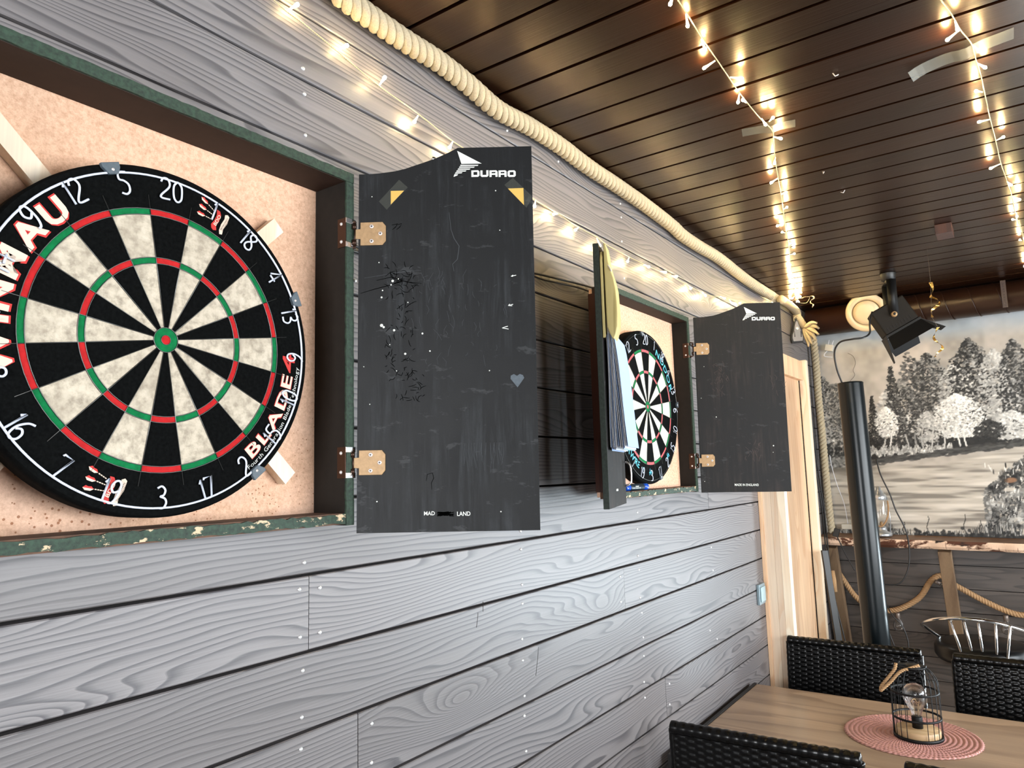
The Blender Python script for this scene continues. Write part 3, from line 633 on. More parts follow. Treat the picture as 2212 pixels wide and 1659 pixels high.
# ---- doors
def logo(mb, T, k=1.0):
    # swept dart-flight arrow with five bars under it, then the maker's name
    q = lambda pts: [(p[0], p[1]) for p in pts]
    mb.prism(q([(.1644, .5358), (.1712, .5130), (.2049, .5124)]), -.0003, .0, 0, T=T)
    bars = [((.1698, .5114), (.1994, .5103), (.1984, .5086), (.1690, .5094)), ((.1680, .5082), (.1932, .5072), (.1918, .5056), (.1670, .5063)),
            ((.1660, .5050), (.1862, .5042), (.1845, .5024), (.1648, .5031)), ((.1638, .5018), (.1795, .5011), (.1778, .4994), (.1624, .4998)),
            ((.1618, .4987), (.1730, .4982), (.1710, .4965), (.1602, .4963)), ((.1596, .4954), (.1655, .4948), (.1642, .4930), (.1580, .4908))]
    for bb in bars: mb.prism(list(bb)[::-1], -.0003, .0, 0, T=T)
    for i, ch in enumerate('DURRO'):
        x0 = .1876 + i * .01502; x1 = x0 + .0134
        zb = .4896 - i * .0005; zt = zb + .0113; w = .0036; X = lambda u: x0 + (x1 - x0) * u
        def bx(a, c, d, e): mb.box(a, c, -.0003, 0, d, e, 0, T=T)
        r = .0022
        if ch in 'DO':
            l0 = x0 if ch == 'D' else x0 + r
            mb.prism([(l0, zb), (x1 - r, zb), (x1, zb + r), (x1, zt - r), (x1 - r, zt), (l0, zt)] + ([(x0, zt - r), (x0, zb + r)] if ch == 'O' else []), -.0003, 0, 0, T=T)
            mb.box(x0 + w, x1 - w, -.0006, -.0003, zb + .0033, zt - .0030, 1, T=T)
        elif ch == 'U':
            mb.prism([(x0 + r, zb), (x1 - r, zb), (x1, zb + r), (x1, zt), (x0, zt), (x0, zb + r)], -.0003, 0, 0, T=T)
            mb.box(x0 + w, x1 - w, -.0006, -.0003, zb + .0033, zt + .0001, 1, T=T)
        else:
            mb.prism([(x0, zb), (x1, zb), (x1, zt - r), (x1 - r, zt), (x0, zt)], -.0003, 0, 0, T=T)
            mb.box(x0 + w, x1 - w, -.0006, -.0003, zb + .0062, zb + .0084, 1, T=T); mb.box(x0 + w, x1 - w, -.0006, -.0003, zb - .0001, zb + .0034, 1, T=T)
def hinge(parent, W_door, zc, flip=1):
    """sprung cranked cup-less hinge: plate on the door, knuckles in the gap, wrap-round clip on the carcass edge."""
    p = MB(); hh = .0208
    p.prism([(.0035, zc - hh * .93), (.040, zc - hh * .93), (.0455, zc - hh * .6), (.0455, zc + hh * .62), (.040, zc + hh * .95), (.0035, zc + hh * .95), (.0035, zc + .0085), (-.0045, zc + .0080), (-.0045, zc - .0080), (.0035, zc - .0085)], -.0022, -.0002, 0)
    o = p.build('hinge', M['brass'], parent, W=W_door, bevel=.0006)
    s = MB()
    for (sx_, sz_) in ((.022, .0125), (.022, -.0125), (.0365, .0)):
        TT = Matrix.Translation((sx_, -.0023, zc + sz_)) @ Matrix.Rotation(math.pi / 2, 4, 'X')
        s.lathe([(0.0007, .0002), (.0012, .0011), (.0030, .0010), (.0034, 0)], 14, T=TT); 
        for a in (0, 1): s.box(-.0018 if a else -.0004, .0018 if a else .0004, -.0037, -.0033, -.0004 if a else -.0018, .0004 if a else .0018, 1, T=Matrix.Translation((sx_, 0, zc + sz_)))
    s.build('screws', [M['screw'], M['cable']], o, W=W_door)
    k = MB()
    for z_ in (zc + .0135, zc - .0135): k.tube([(-.0075, .001, z_ - .0045), (-.0075, .001, z_ + .0045)], .0038, 10)
    k.tube([(-.0060, .002, zc - .019), (-.0060, .002, zc + .019)], .0022, 8)
    for z_ in (zc + .0205, zc - .0205): k.tube([(-.005, .0, z_), (-.013, .004, z_ * 1.0 + (.003 if z_ > zc else -.003)), (-.020, .007, z_ + (.004 if z_ > zc else -.004))], .0022, 6)
    k.build('hinge_knuckle', M['darkmetal'], o, W=W_door)
def carcass_clip(cab, hw, z):
    c = MB(); z0, z1 = z - .0245, z + .0245; T = .017; hx = hw
    c.box(hx - T - .0014, hx - T - .0002, .0, .019, z0, z1, 1)                 # leaf screwed to the inner side
    for (a, d) in ((z1 - .0085, z1), (z0, z0 + .0085)):
        c.box(hx - T - .0014, hx + .0012, -.0016, -.0002, a, d, 0); c.box(hx + .0002, hx + .0014, -.0016, .010, a, d, 0)
    o = c.build('hinge_clip', [M['chrome'], M['darkmetal']], cab, bevel=.0003)
    for z_ in (z + .015, z - .015):
        s = MB(); s.lathe([(0, .0022), (.0018, .0018), (.0028, .0005), (.0030, 0)], 12, T=Matrix.Translation((hx - T - .0015, .010, z_)) @ Matrix.Rotation(-math.pi / 2, 4, 'Y')); s.build('screw', M['screw'], o)
def door_outline(L, zb, zt, zh):
    """front outline: short at the hinge, a scooped shoulder rising to the tall meeting edge."""
    pts = [(0, zb), (L, zb), (L, zh - .001), (.165, zh)]
    for (x, z) in ((.150, .5335), (.1266, .5232), (.0993, .5144), (.078, .5075), (.0607, .5037), (.035, .5008), (.015, .4998)): pts.append((x, z + (zt - .500)))
    pts.append((0, zt)); return pts
def door(cab, label, hinge_xy, dirv, L, zb, zt, zh, mat, thick=.012, mirror=False, roll=0.0):
    ang = math.atan2(dirv[1], dirv[0])
    W = Matrix.Translation((hinge_xy[0], hinge_xy[1], 0)) @ Matrix.Rotation(ang, 4, 'Z') @ Matrix.Rotation(roll, 4, 'Y')
    b = MB(); o_ = door_outline(L, zb, zt, zh)
    if mirror: b.prism(o_, -thick, 0.0, 0, side=1)
    else: b.prism(o_, 0.0, thick, 0, side=1)
    d = b.build('door', [mat, M['edge_dark']], cab, W=W); d['label'] = label
    return d, W
M['edge_dark'] = edge_mat('dark_green_board_edge', .78, (36, 48, 40))
D1, WD1 = door(CB1, 'scuffed blackboard door opened flat, with white arrow logo', (.0945, .7977), (.8331, .5531), .2880, -.0875, .5000, .5410, M['door'], roll=.008)
b = MB(); logo(b, Matrix.Identity(4)); b.build('maker_logo', [M['white'], M['door']], D1)
b = MB(); text_flat(b, 'MAD', .1064, .1234, -.0617, -.0556, -.0003, 0, .012); text_flat(b, 'LAND', .1584, .1792, -.0634, -.0568, -.0003, 0, .012)
rr = random.Random(5)
for k in range(26): b.ribbon([(.127 + rr.uniform(0, .027), -.0595 + rr.uniform(-.004, .002)), (.127 + rr.uniform(0, .027), -.0605 + rr.uniform(-.003, .004))], .0016, -.0004, 1)
b.build('made_in_lettering', [M['white'], M['emb_black']], D1)
for z_ in (.3965, .0220): hinge(D1, WD1, z_); 
for z_ in (.398, .0230): carcass_clip(CB1, .284, z_)
def tape_corner(parent, quad, tri, Wd):
    t_ = MB(); t_.prism(tri, -.0004, -.00005, 0); o = t_.build('paper_corner', M['yellow'], parent, W=Wd)
    t_ = MB(); t_.prism(quad, -.0007, -.00045, 0); t_.build('tape_piece', M['tape'], parent, W=Wd)
tape_corner(D1, [(.0336, .4518), (.0467, .4375), (.0817, .4747), (.0673, .4885)], [(.0535, .4463), (.0754, .4695), (.0533, .4696)], WD1)
tape_corner(D1, [(.2421, .4741), (.2777, .4340), (.2882, .4523), (.2562, .4858)], [(.2736, .4387), (.2733, .4679), (.2477, .4678)], WD1)
# white chips and pin heads
b = MB()
for (x, z, r) in ((.2273, .4648, .0011), (.034, .348, .001), (.022, .4605, .0009), (.0565, .3165, .0022), (.054, .310, .0013), (.066, .3195, .0010), (.040, .301, .0012), (.0385, .2895, .0016), (.0385, .243, .0028), (.0420, .240, .0020), (.0590, .2345, .0020), (.2125, .165, .0010), (.1170, .1990, .0014), (.0770, .1955, .0019), (.0630, .1680, .0009), (.0200, .1150, .0009), (.0320, -.0390, .0012), (.2270, -.058, .0011), (.2330, .397, .0009), (.0100, .1760, .0008), (.1050, .228, .0016), (.052, .2110, .0009), (.0815, .2800, .0010)):
    b = MB(); b.lathe([(0, .0004), (r, .0003), (r, 0)], 7, T=Matrix.Translation((x, -.0001, z)) @ Matrix.Rotation(math.pi / 2, 4, 'X') @ Matrix.Rotation(x * 99, 4, 'Z')); b.build('white_chip', M['white'], D1)
for (x, z) in ((.2485, .2705), (.2380, .2340), (.2540, .3190)):
    b = MB()
    for k in range(3): b.ribbon([(x - .004, z), (x + rr.uniform(-.002, .008), z + rr.uniform(-.003, .003))], .0012, -.0002, 0)
    b.build('white_chip', M['white'], D1)
b = MB(); b.tube([(.1235, .006, .5225), (.1240, .006, .5280)], [.0028, .0036], 10); b.build('catch_pin', M['chrome'], D1)
# black marker scribbles and a heart
b = MB(); rr = random.Random(11)
def scrib(x0, x1, z0, z1, n, lo=.004, hi=.013, w=.0010):
    for k in range(n):
        x = rr.uniform(x0, x1); z = rr.uniform(z0, z1); a = rr.uniform(-.6, 1.4) * math.pi / 2; l = rr.uniform(lo, hi); cv = rr.uniform(-.5, .5)
        pts = []
        for i in range(5): u = i / 4 - .5; pts.append((x + math.cos(a) * l * u - math.sin(a) * l * cv * (u * u - .25) * 2, z + math.sin(a) * l * u + math.cos(a) * l * cv * (u * u - .25) * 2))
        b.ribbon(pts, w, -.0002, 0)
scrib(.045, .095, .150, .345, 85); scrib(.05, .09, .30, .33, 12, .01, .02); scrib(.06, .11, .120, .165, 26)
b.ribbon([(.004, .297), (.025, .303), (.050, .309), (.075, .316), (.098, .309)], .0012, -.0002); b.ribbon([(.030, .318), (.055, .323), (.080, .314), (.104, .311)], .0012, -.0002)
for sx_, sz_ in ((.055, .411), (.062, .411)): b.ribbon([(sx_, sz_), (sx_ + .010, sz_ + .002), (sx_ + .006, sz_ - .004), (sx_ + .001, sz_ - .008)], .0013, -.0002)
b.ribbon([(.110, -.008), (.112, .002), (.120, .004), (.122, -.004), (.118, -.012), (.119, -.022)], .0010, -.0002)
b.build('marker_scribble', M['emb_black'], D1, kind='stuff')
b = MB(); b.prism([(.2570, .1370), (.2680, .1520), (.2660, .1565), (.2610, .1585), (.2565, .1555), (.2515, .1585), (.2465, .1560), (.2460, .1510)], -.0003, -.00005, 0); b.build('heart_mark', M['clip'], D1)
M['scratch'] = plain('chalky_scratch', rgb(60, 63, 66), .8)
b = MB(); rr = random.Random(3)
for k in range(60):
    x = rr.gauss(.150, .045); z = rr.uniform(.17, .33)
    if not (.01 < x < .28): continue
    l = rr.uniform(.004, .022); b.ribbon([(x, z), (x + rr.uniform(-.004, .004), z + l / 2), (x + rr.uniform(-.006, .006), z + l)], .0005, -.00015)
for k in range(26):
    x = rr.uniform(.165, .235); l = rr.uniform(.015, .05); b.ribbon([(x, .050), (x + rr.uniform(-.002, .002), .050 - l / 2), (x + rr.uniform(-.003, .004), .050 - l)], .0005, -.00015)
b.ribbon([(.010, .3225), (.045, .3275), (.075, .3310), (.103, .3330)], .0007, -.00015); b.ribbon([(.03, .3250), (.06, .3298), (.085, .3325)], .0009, -.00015)
b.ribbon([(.150, .430), (.153, .40), (.158, .385), (.166, .372), (.163, .350), (.155, .342), (.157, .33)], .0012, -.00015)
b.build('chalk_scratches', M['scratch'], D1, kind='stuff')

D2, WD2 = door(CB2, 'far right blackboard door opened flat, reads MADE IN ENGLAND', (.1002, 2.2773), (.8747, .4846), .2800, -.0805, .4960, .5370, M['door_b'], roll=.010)
b = MB(); logo(b, Matrix.Translation((.0, 0, -.011))); b.build('maker_logo', [M['white'], M['door_b']], D2)
b = MB(); text_flat(b, 'MADE IN ENGLAND', .1040, .1790, -.0605, -.0530, -.0003, 0, .004, slope=-.02); b.build('made_in_lettering', M['white'], D2)
for z_ in (.389, .0220): hinge(D2, WD2, z_)
for z_ in (.385, .0210): carcass_clip(CB2, .284, z_)
b = MB(); rr = random.Random(8)
M['pinkscratch'] = plain('pinkish_chalk_scratch', rgb(70, 56, 53), .8)
for (x0, z0, n) in ((.075, .300, 16), (.160, .045, 22), (.255, .250, 10), (.060, .255, 12)):
    for k in range(n): x = x0 + rr.uniform(-.02, .03); z = z0 + rr.uniform(-.03, .03); l = rr.uniform(.004, .022); b.ribbon([(x, z), (x + rr.uniform(-.006, .006), z + l / 2), (x + rr.uniform(-.008, .008), z + l)], .0009, -.00015)
b.build('chalk_scratches', M['pinkscratch'], D2, kind='stuff')
b = MB()
for (x, z, r) in ((.026, .330, .001), (.232, .066, .0022), (.0120, .2260, .0012), (.057, .163, .0018), (.010, -.045, .0011), (.230, .045, .0010)):
    b = MB(); b.lathe([(0, .0004), (r, .0003), (r, 0)], 7, T=Matrix.Translation((x, -.0001, z)) @ Matrix.Rotation(math.pi / 2, 4, 'X')); b.build('white_chip', M['white'], D2)
# left door of the far cabinet: swings out towards the viewer, so its thick front edge faces us
tipx, tipy = .1980, 1.4490; hx, hy = .1080, 1.7150
dl = math.hypot(tipx - hx, tipy - hy)
b = MB(); ang = math.atan2(tipy - hy, tipx - hx)
WD3 = Matrix.Translation((hx, hy, 0)) @ Matrix.Rotation(ang, 4, 'Z')
ol = door_outline(.2813, -.0866, .490, .5250)
b.prism(ol, -.014, 0.0, 0, side=1)
D3 = b.build('door', [M['door_b'], M['edge_dark']], CB2, W=WD3, bevel=.001); D3['label'] = 'far left door seen edge on'
# ---- papers clipped to the left door of the far cabinet
M['paper'] = plain('white_paper', rgb(212, 214, 220), .7)
M['paper_b'] = plain('bluish_paper', rgb(150, 172, 208), .7)
pp = thing('paper_bundle', 'thick bundle of white score sheets hanging on the far left door, fanned open', 'papers', W=WD3)
rr = random.Random(2)
for i in range(14):
    b = MB(); u = i / 13; y0 = .006 + .016 * u; fan = .020 * max(0, u - .25) ** 1.3 + .010 * u; zt = .315 + rr.uniform(-.006, .004); zb_ = .0500 + rr.uniform(-.004, .006) - .004 * (1 - u)
    x0, x1 = .075, .262 + .006 * u
    vs = []; fs = []; n = 10
    for k in range(n + 1):
        w = k / n; z = zt + (zb_ - zt) * w; yy = y0 + fan * (w ** .8) + .0012 * math.sin(w * 5 + i)
        for x, e_ in ((x0, .0015), (x1, 0)): vs += [(x, yy + e_ * w, z), (x, yy + e_ * w + .0006, z)]
    for k in range(n):
        a = 4 * k; c = a + 4; fs += [(a, a + 2, c + 2, c), (a + 1, c + 1, c + 3, a + 3), (a + 2, a + 3, c + 3, c + 2), (a, c, c + 1, a + 1)]
    fs += [(0, 1, 3, 2), (4 * n, 4 * n + 2, 4 * n + 3, 4 * n + 1)]
    b.add(vs, fs); b.build('sheet', M['paper_b'] if i % 3 == 1 else M['paper'], pp)
cb = thing('wooden_paper_clip', 'split pale wooden holder fixed at top of the far left door above the papers', 'holder', W=WD3)
b = MB(); pr = [(.268, .500), (.262, .522), (.255, .500), (.255, .310), (.262, .298), (.268, .315)]
b.prism([(.250, .3150), (.2813, .3000), (.2813, .4850), (.272, .505), (.2500, .512)], .0015, .0070, 0); b.build('back_slat', M['ply'], cb, bevel=.0008)
b = MB(); n = 12; vs = []; fs = []
prof = [(.522, .0105, .0150), (.500, .0105, .0185), (.478, .0105, .0200), (.455, .0105, .0255), (.440, .0108, .0300), (.415, .0108, .0345), (.380, .011, .0360), (.350, .011, .0365), (.325, .012, .0350), (.308, .018, .0300), (.298, .022, .0260)]
for (z, ya, yb) in prof: vs += [(.225, ya, z), (.279, ya, z), (.279, yb, z), (.225, yb, z)]
for i in range(len(prof) - 1):
    a = 4 * i; c = a + 4
    for k in range(4): l = (k + 1) % 4; fs.append((a + k, a + l, c + l, c + k))
fs += [(3, 2, 1, 0), tuple(4 * (len(prof) - 1) + k for k in range(4))]
b.add(vs, fs); b.build('clamp_block', M['ply'], cb, bevel=.0015)
b = MB(); b.tube(smooth_path([(.275, .014, .478), (.280, .024, .462), (.278, .026, .455), (.272, .020, .462)], 4), .0016, 6); b.build('spring', M['screw'], cb)
# small pull handle on that door
b = MB(); b.tube(smooth_path([(.03, .002, .020), (.03, .016, .014), (.03, .019, -.005), (.03, .019, -.020), (.03, .016, -.036), (.03, .002, -.042)], 4), .0022, 8); b.build('door_handle', M['chrome'], D3)
b = MB(); b.box(.235, .262, .0002, .0008, -.050, -.045, 0); text_flat(b, 'MADE IN ENGLAND', .150, .1501, 0, .0001, 0, 1); b.build('made_in_lettering', [M['white'], M['white']], D3, W=WD3 @ Matrix.Translation((-.090, 0, .0)))

# marker pen lying in the far cabinet
mk = thing('marker_pen', 'blue whiteboard marker lying on the bottom board of the far cabinet', 'marker', W=Matrix.Translation((.072, 1.845, -.0755 + .017 + .0095)) @ Matrix.Rotation(math.radians(84), 4, 'Z'))
M['blue'] = plain('blue_plastic', rgb(10, 70, 170), .3); M['pen_dark'] = plain('dark_pen_label', rgb(20, 34, 44), .4)
RX = Matrix.Rotation(math.pi / 2, 4, 'Y')
b = MB(); b.lathe([(0, -.034), (.0088, -.0335), (.0094, -.031), (.0094, .036), (.0, .036)], 20, T=RX); b.build('barrel', M['pen_dark'], mk)
b = MB(); b.lathe([(0, .0362), (.0088, .0362), (.0092, .058), (.0085, .060), (0, .0602)], 20, T=RX); b.build('cap', M['blue'], mk)
b = MB(); b.lathe([(0, -.056), (.0078, -.056), (.0088, -.053), (.0092, -.0342), (0, -.0342)], 20, T=RX); b.build('end_plug', M['blue'], mk)
b = MB(); text_flat(b, 'INK', -.012, .006, .001, .004, -.0096, 0, .02); text_flat(b, 'MARKER', -.012, .014, -.0035, -.0008, -.0096, 0, .0); b.build('label_print', M['white'], mk)

# ================================================================ ROPES
def tassel(parent, base, dirs, mat, r=.006):
    for i, (path) in enumerate(dirs):
        b = MB(); P = smooth_path([base] + path, 5); n = len(P); b.tube(P, [r * (.6 + .75 * math.sin(math.pi * min(1, (k / n) * 1.15 + .1)) ** .7) for k in range(n)], 8); b.build('frayed_strand', mat, parent, W=Matrix())
t = thing('thick_rope', 'thick cream laid rope fixed along the top of the grey wall under the ceiling', 'rope', loc=(.029, 2.4, ZC - .03))
b = MB(); twisted(b, smooth_path(ROPE[:-3], 6), .0228, 3, .066, 10, fill=.455, step=.0045); b.build('rope_body', M['rope'], t, W=Matrix())
b = MB(); P = smooth_path(ROPE[-4:], 6); b.tube([Vector(p) for p in P[5:]] + [Vector((.045, 4.06, .755)), Vector((.055, 4.075, .735))], [.0215] * (len(P) - 5) + [.021, .016], 12); b.build('whipped_end', M['rope'], t, W=Matrix())
bs = (.052, 4.07, .745)
tassel(t, bs, [[(.075, 4.06, .735), (.115, 4.03, .73), (.135, 4.02, .715)], [(.07, 4.06, .73), (.11, 4.02, .705), (.135, 4.0, .68)], [(.065, 4.06, .72), (.10, 4.03, .685), (.115, 4.02, .655)], [(.06, 4.06, .715), (.08, 4.04, .67), (.092, 4.03, .64)], [(.055, 4.06, .71), (.068, 4.05, .66), (.072, 4.04, .628)], [(.07, 4.05, .74), (.10, 4.03, .752), (.128, 4.02, .745)]], M['rope'], .0100)
for i in rnd.sample(range(20), 9):
    pass
b = MB(); twisted(b, smooth_path([(x, 4.335, z) for x, _, z in VROPE], 6), .0205, 3, .063, 9, fill=.48)
o = b.build('corner_rope', M['hemp_light'] if 'hemp_light' in M else M['rope'], None); tag(o, 'straight laid rope hanging down the room corner left of the painting', 'rope')

# rope garland with clear bulbs under the shelf
GP = [(0.03, 4.395, -.545), (0.0836, 4.39, -.640), (0.1381, 4.39, -.725), (0.2000, 4.39, -.772), (0.2521, 4.385, -.786), (0.3418, 4.38, -.772), (0.4443, 4.38, -.706), (0.5044, 4.38, -.618), (0.5486, 4.385, -.588), (0.5900, 4.39, -.618), (0.6354, 4.38, -.644), (0.7386, 4.38, -.704), (0.8302, 4.38, -.745), (0.8891, 4.38, -.755), (.97, 4.38, -.745), (1.08, 4.38, -.69), (1.16, 4.385, -.60)]
gl = thing('rope_garland', 'brown hemp rope garland looped on the dark boards under the birch shelf', 'garland', loc=(.55, 4.39, -.60))
b = MB(); twisted(b, smooth_path(GP, 8), .0150, 3, .040, 8, fill=.54); b.build('rope_body', M['hemp'], gl, W=Matrix())
def clear_bulb(parent, W, s=1.0):
    b = MB(); b.lathe([(0, 0), (.010 * s, -.001), (.012 * s, -.004 * s), (.012 * s, -.026 * s), (.009 * s, -.030 * s)], 14); o = b.build('bulb_socket', M['screw_dull'], parent, W=W)
    b = MB(); b.lathe([(.010 * s, -.027 * s), (.0125 * s, -.036 * s), (.022 * s, -.050 * s), (.0275 * s, -.066 * s), (.0245 * s, -.082 * s), (.013 * s, -.092 * s), (0, -.095 * s)], 20); b.build('glass_bulb', M['glass'], o, W=W)
M['screw_dull'] = plain('dull_socket', rgb(120, 108, 100), .4, .5)
clear_bulb(gl, Matrix.Translation((.3405, 4.355, -.785))); clear_bulb(gl, Matrix.Translation((.815, 4.36, -.757)))
clear_bulb(gl, Matrix.Translation((.525, 4.355, -.613)) @ Matrix.Rotation(math.radians(-62), 4, 'Y') @ Matrix.Rotation(math.radians(20), 4, 'X'), .9)

# ================================================================ FAIRY LIGHTS
def fairy(name, label, cord, bulbs, loc, normal, tangle=(), led='led'):
    t = thing(name, label, 'fairy lights', loc=loc, group=None)
    b = MB(); P = smooth_path(cord, 7); twisted(b, P, .0016, 2, .009, 4, fill=.55, step=.0022)
    for tg in tangle: b.tube(smooth_path(tg, 5), .0010, 5)
    b.build('cord', M['cord'], t, W=Matrix())
    nrm = Vector(normal)
    for (p, q) in bulbs:
        p, q = Vector(p), Vector(q); d = q - p; L = d.length; ln = max(.021, min(.034, L)); d = d.normalized() if L > 1e-6 else Vector((0, 0, -1))
        if L < .02: d = (d + nrm * 1.2).normalized()
        q = p + d * ln
        bb = MB(); k = ln; bb.tube([p, p + d * k * .25, p + d * k * .50, p + d * k * .78, p + d * k * .93, q], [.0016, .0019, .0024, .0030, .0027, .0010], 8)
        o = bb.build('bulb', M['bulb'], t, W=Matrix())
        bb = MB(); c = p + d * ln * .86; bb.lathe([(0, -.0046), (.0025, -.0034), (.0035, 0), (.0025, .0034), (0, .0046)], 10, T=Matrix.Translation(c) @ d.to_track_quat('Z', 'Y').to_matrix().to_4x4()); bb.build('led', M[led], o, W=Matrix())
    return t
fairy('fairy_light_string', 'warm fairy lights along the top boards of the grey wall above the cabinets', CORD_A, BULB_A, (.012, 1.8, .58), (1, 0, 0), led='led_wall')
cy_ = CORD_B[-1]
fairy('fairy_light_string', 'warm fairy lights taped across the ceiling, ending bunched over the rope end', CORD_B, BULB_B, (CORD_B[9][0], CORD_B[9][1], ZC - .01), (0, 0, -1),
      tangle=[[cy_, (cy_[0] - .02, cy_[1] + .05, .85), (cy_[0] + .02, cy_[1] + .09, .84), (cy_[0] + .05, cy_[1] + .04, .86), (cy_[0] + .01, cy_[1], .85), (cy_[0] - .04, cy_[1] + .02, .845)]])
fairy('fairy_light_string', 'warm fairy lights hanging along the ceiling, rightmost string', CORD_C, BULB_C, (CORD_C[5][0], CORD_C[5][1], ZC - .01), (0, 0, -1))
def tapeobj(label, quad, sag=.0):
    b = MB(); (a, c, d, e) = [Vector(q) for q in quad]; n = 14; vs = []; fs = []
    for i in range(n + 1):
        u = i / n; z = ZC - .0012 - .006 * math.exp(-((u - .55) / .10) ** 2) - sag * (1 - u) ** 8
        for P in (a.lerp(c, u), e.lerp(d, u)): vs += [(P.x, P.y, z), (P.x, P.y, z - .0003)]
    for i in range(n): k = 4 * i; l = k + 4; fs += [(k, k + 2, l + 2, l), (k + 1, l + 1, l + 3, k + 3), (k, l, l + 1, k + 1), (k + 2, k + 3, l + 3, l + 2)]
    b.add(vs, fs); tag(b.build('tape_strip', M['tape_dull'], None), label, 'tape', 'clear tape holding the ceiling lights')
tapeobj('short strip of clear tape holding the middle ceiling light string', [(.4334, 1.8302, 0), (.5607, 1.8639, 0), (.5502, 1.9063, 0), (.4218, 1.8745, 0)])
tapeobj('long strip of clear tape holding the rightmost ceiling light string', [(.8261, 1.7689, 0), (1.0234, 1.7346, 0), (1.0229, 1.7834, 0), (.8313, 1.8213, 0)], .012)
b = MB(); b.box(.765, .820, 3.065, 3.165, ZC - .036, ZC - .0002, 0); tag(b.build('ceiling_block', M['redwood_block'] if 'redwood_block' in M else M['redwood'], None, bevel=.001), 'small red brown wooden block screwed to the ceiling near the ribbon', 'block')
def curl(name, label, pts, w, mat, cat='ribbon'):
    P = smooth_path(pts, 8); vs = []; fs = []; N = len(P)
    for i, p in enumerate(P):
        a = i / N * 9.0; d = Vector((math.cos(a), math.sin(a), .25 * math.sin(a * 1.7))).normalized() * w / 2
        vs += [p - d, p + d, p - d + Vector((.0003, .0003, 0)), p + d + Vector((.0003, .0003, 0))]
    for i in range(N - 1): k = 4 * i; l = k + 4; fs += [(k, k + 1, l + 1, l), (k + 2, l + 2, l + 3, k + 3)]
    b = MB(); b.add(vs, fs, 0, True); tag(b.build(name, mat, None), label, cat)
for (p_, q_) in (((.6851, 1.6909), (.011, .004)), ((.5409, 2.2647), (.006, -.010)), ((.5649, 2.470), (-.012, -.003))):
    b = MB(); b.tube([(p_[0], p_[1], ZC + .0005), (p_[0] + q_[0] * .4, p_[1] + q_[1] * .4, ZC - .008), (p_[0] + q_[0], p_[1] + q_[1], ZC - .005)], .0013, 6); tag(b.build('bent_staple', M['screw'], None), {.6851: 'bent bright staple in the ceiling boards between the two light strings, nearest one', .5409: 'bent bright staple in the ceiling just right of the middle light string', .5649: 'bent bright staple in the ceiling, farthest of the three'}[p_[0]], 'staple')
M['gold'] = plain('gold_foil', rgb(214, 170, 92), .22, .85)
M['gold_pale'] = plain('pale_gold_foil', rgb(236, 214, 170), .3, .5)
M['thread'] = plain('dark_thread', rgb(90, 78, 66), .7)
RB = [(.7098, 3.40, ZC - .003), (.7098, 3.4, .76), (.7098, 3.4, .737), (.716, 3.40, .705), (.705, 3.41, .680), (.722, 3.4, .6655), (.733, 3.4, .650), (.728, 3.39, .635), (.7028, 3.4, .6165), (.704, 3.4, .590)]
curl('curled_ribbon', 'curled gold ribbon hanging from ceiling behind the stage spotlight', RB[2:], .013, M['gold'])
curl('curled_ribbon', 'lower length of gold ribbon dangling under the spotlight flap', [(.7200, 3.4, .545), (.7120, 3.4, .530), (.7020, 3.39, .505), (.7100, 3.40, .487), (.7260, 3.4, .470), (.7270, 3.4, .455), (.7050, 3.4, .436), (.700, 3.4, .425)], .010, M['gold'])
b = MB(); b.tube([(.7098, 3.4, ZC - .001), (.7098, 3.4, .737), (.7028, 3.4, .59), (.72, 3.4, .545)], .0006, 4); tag(b.build('ribbon_thread', M['thread'], None), 'thin thread between ceiling and the gold ribbon curls', 'thread')
curl('curled_ribbon', 'pale curled ribbon at the bunched end of the lights by the rope tassel', [(.090, 3.9, .862), (.104, 3.89, .868), (.118, 3.9, .866), (.140, 3.9, .868), (.148, 3.9, .855), (.134, 3.89, .843), (.130, 3.9, .832), (.142, 3.9, .822), (.136, 3.9, .806), (.150, 3.9, .802)], .008, M['gold_pale'])

# pulley shaped grey tag hanging under the rope end
hg = thing('hanging_hook_tag', 'grey metal tear shaped tag with two slots hanging under the rope end', 'tag', W=Matrix.Translation((.030, 3.985, .700)) @ Matrix.Rotation(math.radians(52), 4, 'Z'))
M['greymetal'] = plain('grey_enamel', rgb(140, 140, 146), .35, .3); M['darkrim'] = plain('dark_rubber_rim', rgb(40, 40, 42), .6)
def ol_(k): return [(-.031 * k, -.052 * k), (.031 * k, -.046 * k), (.034 * k, -.030 * k), (.033 * k, -.012 * k), (.024 * k, .006 * k), (.018 * k, .030 * k), (.006 * k, .064 * k), (0, .070 * k), (-.006 * k, .064 * k), (-.018 * k, .030 * k), (-.024 * k, .006 * k), (-.034 * k, -.012 * k), (-.036 * k, -.032 * k)]
b = MB(); b.prism(ol_(1.12), -.005, .008, 0); b.build('rim', M['darkrim'], hg, bevel=.002)
b = MB(); b.prism(ol_(.93), -.0085, -.0052, 0); b.build('face_plate', M['greymetal'], hg, bevel=.0015)
b = MB()
for s_ in (-1, 1): b.prism([(s_ * .020 - .0025, -.024), (s_ * .020 + .0025, -.024), (s_ * .024 + .002, .006), (s_ * .0185 - .001, .010)], -.0092, -.0086, 0)
b.build('slots', M['darkrim'], hg)
b = MB(); b.lathe([(0, .002), (.007, .0015), (.0085, 0)], 16, T=Matrix.Translation((0, -.0086, .024)) @ Matrix.Rotation(math.pi / 2, 4, 'X')); b.build('rivet', M['steel'], hg)
b = MB(); b.tube(smooth_path([(-.010, 0, .062), (-.012, 0, .078), (0, 0, .088), (.012, 0, .080), (.010, 0, .062)], 4), .0028, 6); b.build('tie_cord', M['rope'], hg)
M['sock'] = plain('cream_plastic_box', rgb(196, 190, 176), .5)
